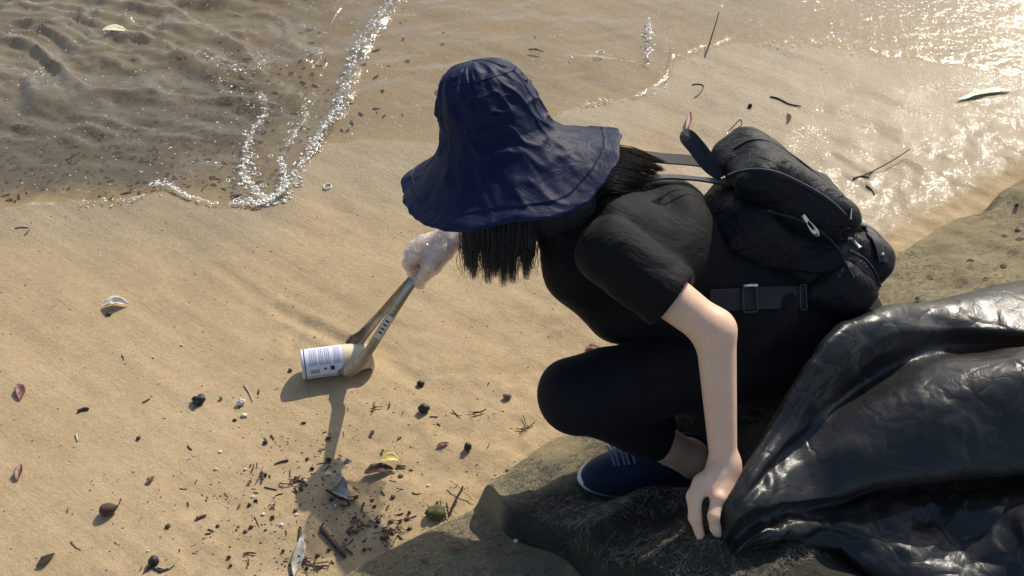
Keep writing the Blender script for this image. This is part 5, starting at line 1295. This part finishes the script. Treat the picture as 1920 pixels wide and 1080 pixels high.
GRP = 'fragments strewn along the wrack line'
def frag_pos():
    while True:
        k_ = random.random()
        if k_ < .40: px, py = random.gauss(700, 90), random.gauss(985, 45)
        elif k_ < .62: px, py = random.gauss(540, 90), random.gauss(900, 60)
        elif k_ < .80: px, py = random.uniform(420, 1080), random.uniform(720, 960)
        elif k_ < .90: px, py = random.gauss(460, 70), random.gauss(1020, 40)
        else: px, py = random.uniform(0, 560), random.uniform(640, 1075)
        p = on(px, py); s, d = sd_of(p[0], p[1])
        if d < -.012 and 0 < px < 1120 and 640 < py < 1100 and not (px > 1000 and py < 840 and py > 650): return px, py
for i in range(165):
    px, py = frag_pos(); t_ = random.uniform(0, math.pi); L_ = random.uniform(6, 15) if random.random() < .8 else random.uniform(14, 30); cx, sy = math.cos(t_)*L_/2, math.sin(t_)*L_/2*.75
    k_ = random.random()
    if k_ < .62: frag(px, py, L_, t_)
    elif k_ < .85:
        mk = random.choice(['twig', 'bark', 'coal']); w_ = random.uniform(5, 11)
        pebble('bark_crumb', px, py, w_, random.uniform(3, 7), M[mk], '%s %s crumb %s' % ('tiny' if w_ < 8 else 'small', {'twig': 'dark bark', 'bark': 'brown bark', 'coal': 'black charcoal'}[mk], near_(px, py)), 'bark', 'bark crumbs strewn along the wrack line', rough=.4)
    elif k_ < .93:
        mk = random.choice(['leaf_b', 'leaf_r', 'twig']); leaf('leaf_scrap', [(px-cx*.6, py-sy*.6), (px, py+1), (px+cx*.6, py+sy*.6)], random.uniform(.003, .005), M[mk], '%s leaf scrap %s' % ({'leaf_b': 'brown', 'leaf_r': 'reddish', 'twig': 'blackened'}[mk], near_(px, py)), 'leaf', 'leaf scraps strewn along the wrack line', n=8)
    else: pebble('shell_bit', px, py, random.uniform(4, 8), random.uniform(3, 5), M['shell'], 'tiny white shell bit '+near_(px, py), 'shell', 'shell bits strewn along the wrack line', rough=.35)
for (cx_, cy_, n_, sx, sy) in ((735, 985, 16, 30, 14), (780, 1022, 16, 24, 16), (670, 990, 12, 26, 12), (560, 903, 14, 24, 12), (488, 886, 7, 12, 8), (560, 1050, 16, 30, 18), (600, 1060, 10, 24, 10), (465, 1050, 8, 12, 12), (640, 940, 6, 14, 14), (720, 1015, 8, 16, 10), (985, 802, 6, 10, 8), (880, 780, 5, 30, 8), (690, 770, 6, 20, 10)):
    for i in range(int(n_*.7)):
        px, py = cx_+random.gauss(0, sx*.6), cy_+random.gauss(0, sy*.7); t_ = random.gauss(-.4, .8); L_ = random.uniform(9, 34)
        p = on(px, py)
        if sd_of(p[0], p[1])[1] > -.008: continue
        frag(px, py, L_, t_, [random.uniform(0, .006), random.uniform(0, .004), random.uniform(0, .006)])
# grains too small to pick apart
sp = []
for i in range(900):
    if i < 520: px, py = frag_pos()
    else: px, py = random.uniform(0, 1100), random.uniform(400, 1075)
    p = on(px, py)
    if sd_of(p[0], p[1])[1] > -.01 or water_in(p[0], p[1]) > 0: continue
    r = random.uniform(.0007, .0019); sp.append((DV*np.array([r*random.uniform(1, 2), r, r*.7])+np.array([p[0], p[1], gz_at(p[0], p[1])-.0002]), DF))
V, F = merge(sp); o = mobj('dark_grit', V, clean_quads(F), M['bark']); o['kind'] = 'stuff'; tag(o, 'fine dark grit peppered over the sand', 'grit')
sp = []
for i in range(1500):                                     # rotted leaf flakes drifting in the shallows
    x = DC[0]+random.gauss(0, .42); y = DC[1]+random.gauss(0, .26)
    if water_in(x, y) < .02: continue
    r = random.uniform(.0015, .006); t_ = random.uniform(0, 6.28); c_, s_2 = math.cos(t_), math.sin(t_)
    W = DV*np.array([r*random.uniform(1, 3), r*.8, r*.3]); W = np.stack([W[:, 0]*c_-W[:, 1]*s_2, W[:, 0]*s_2+W[:, 1]*c_, W[:, 2]], 1)
    sp.append((W+np.array([x, y, float(bil(x, y))+random.uniform(0, .004)]), DF))
V, F = merge(sp); o = mobj('leaf_litter', V, clean_quads(F), M['twig']); o['kind'] = 'stuff'; tag(o, 'dark rotted leaf litter drifting in the murky shallows', 'leaf litter')
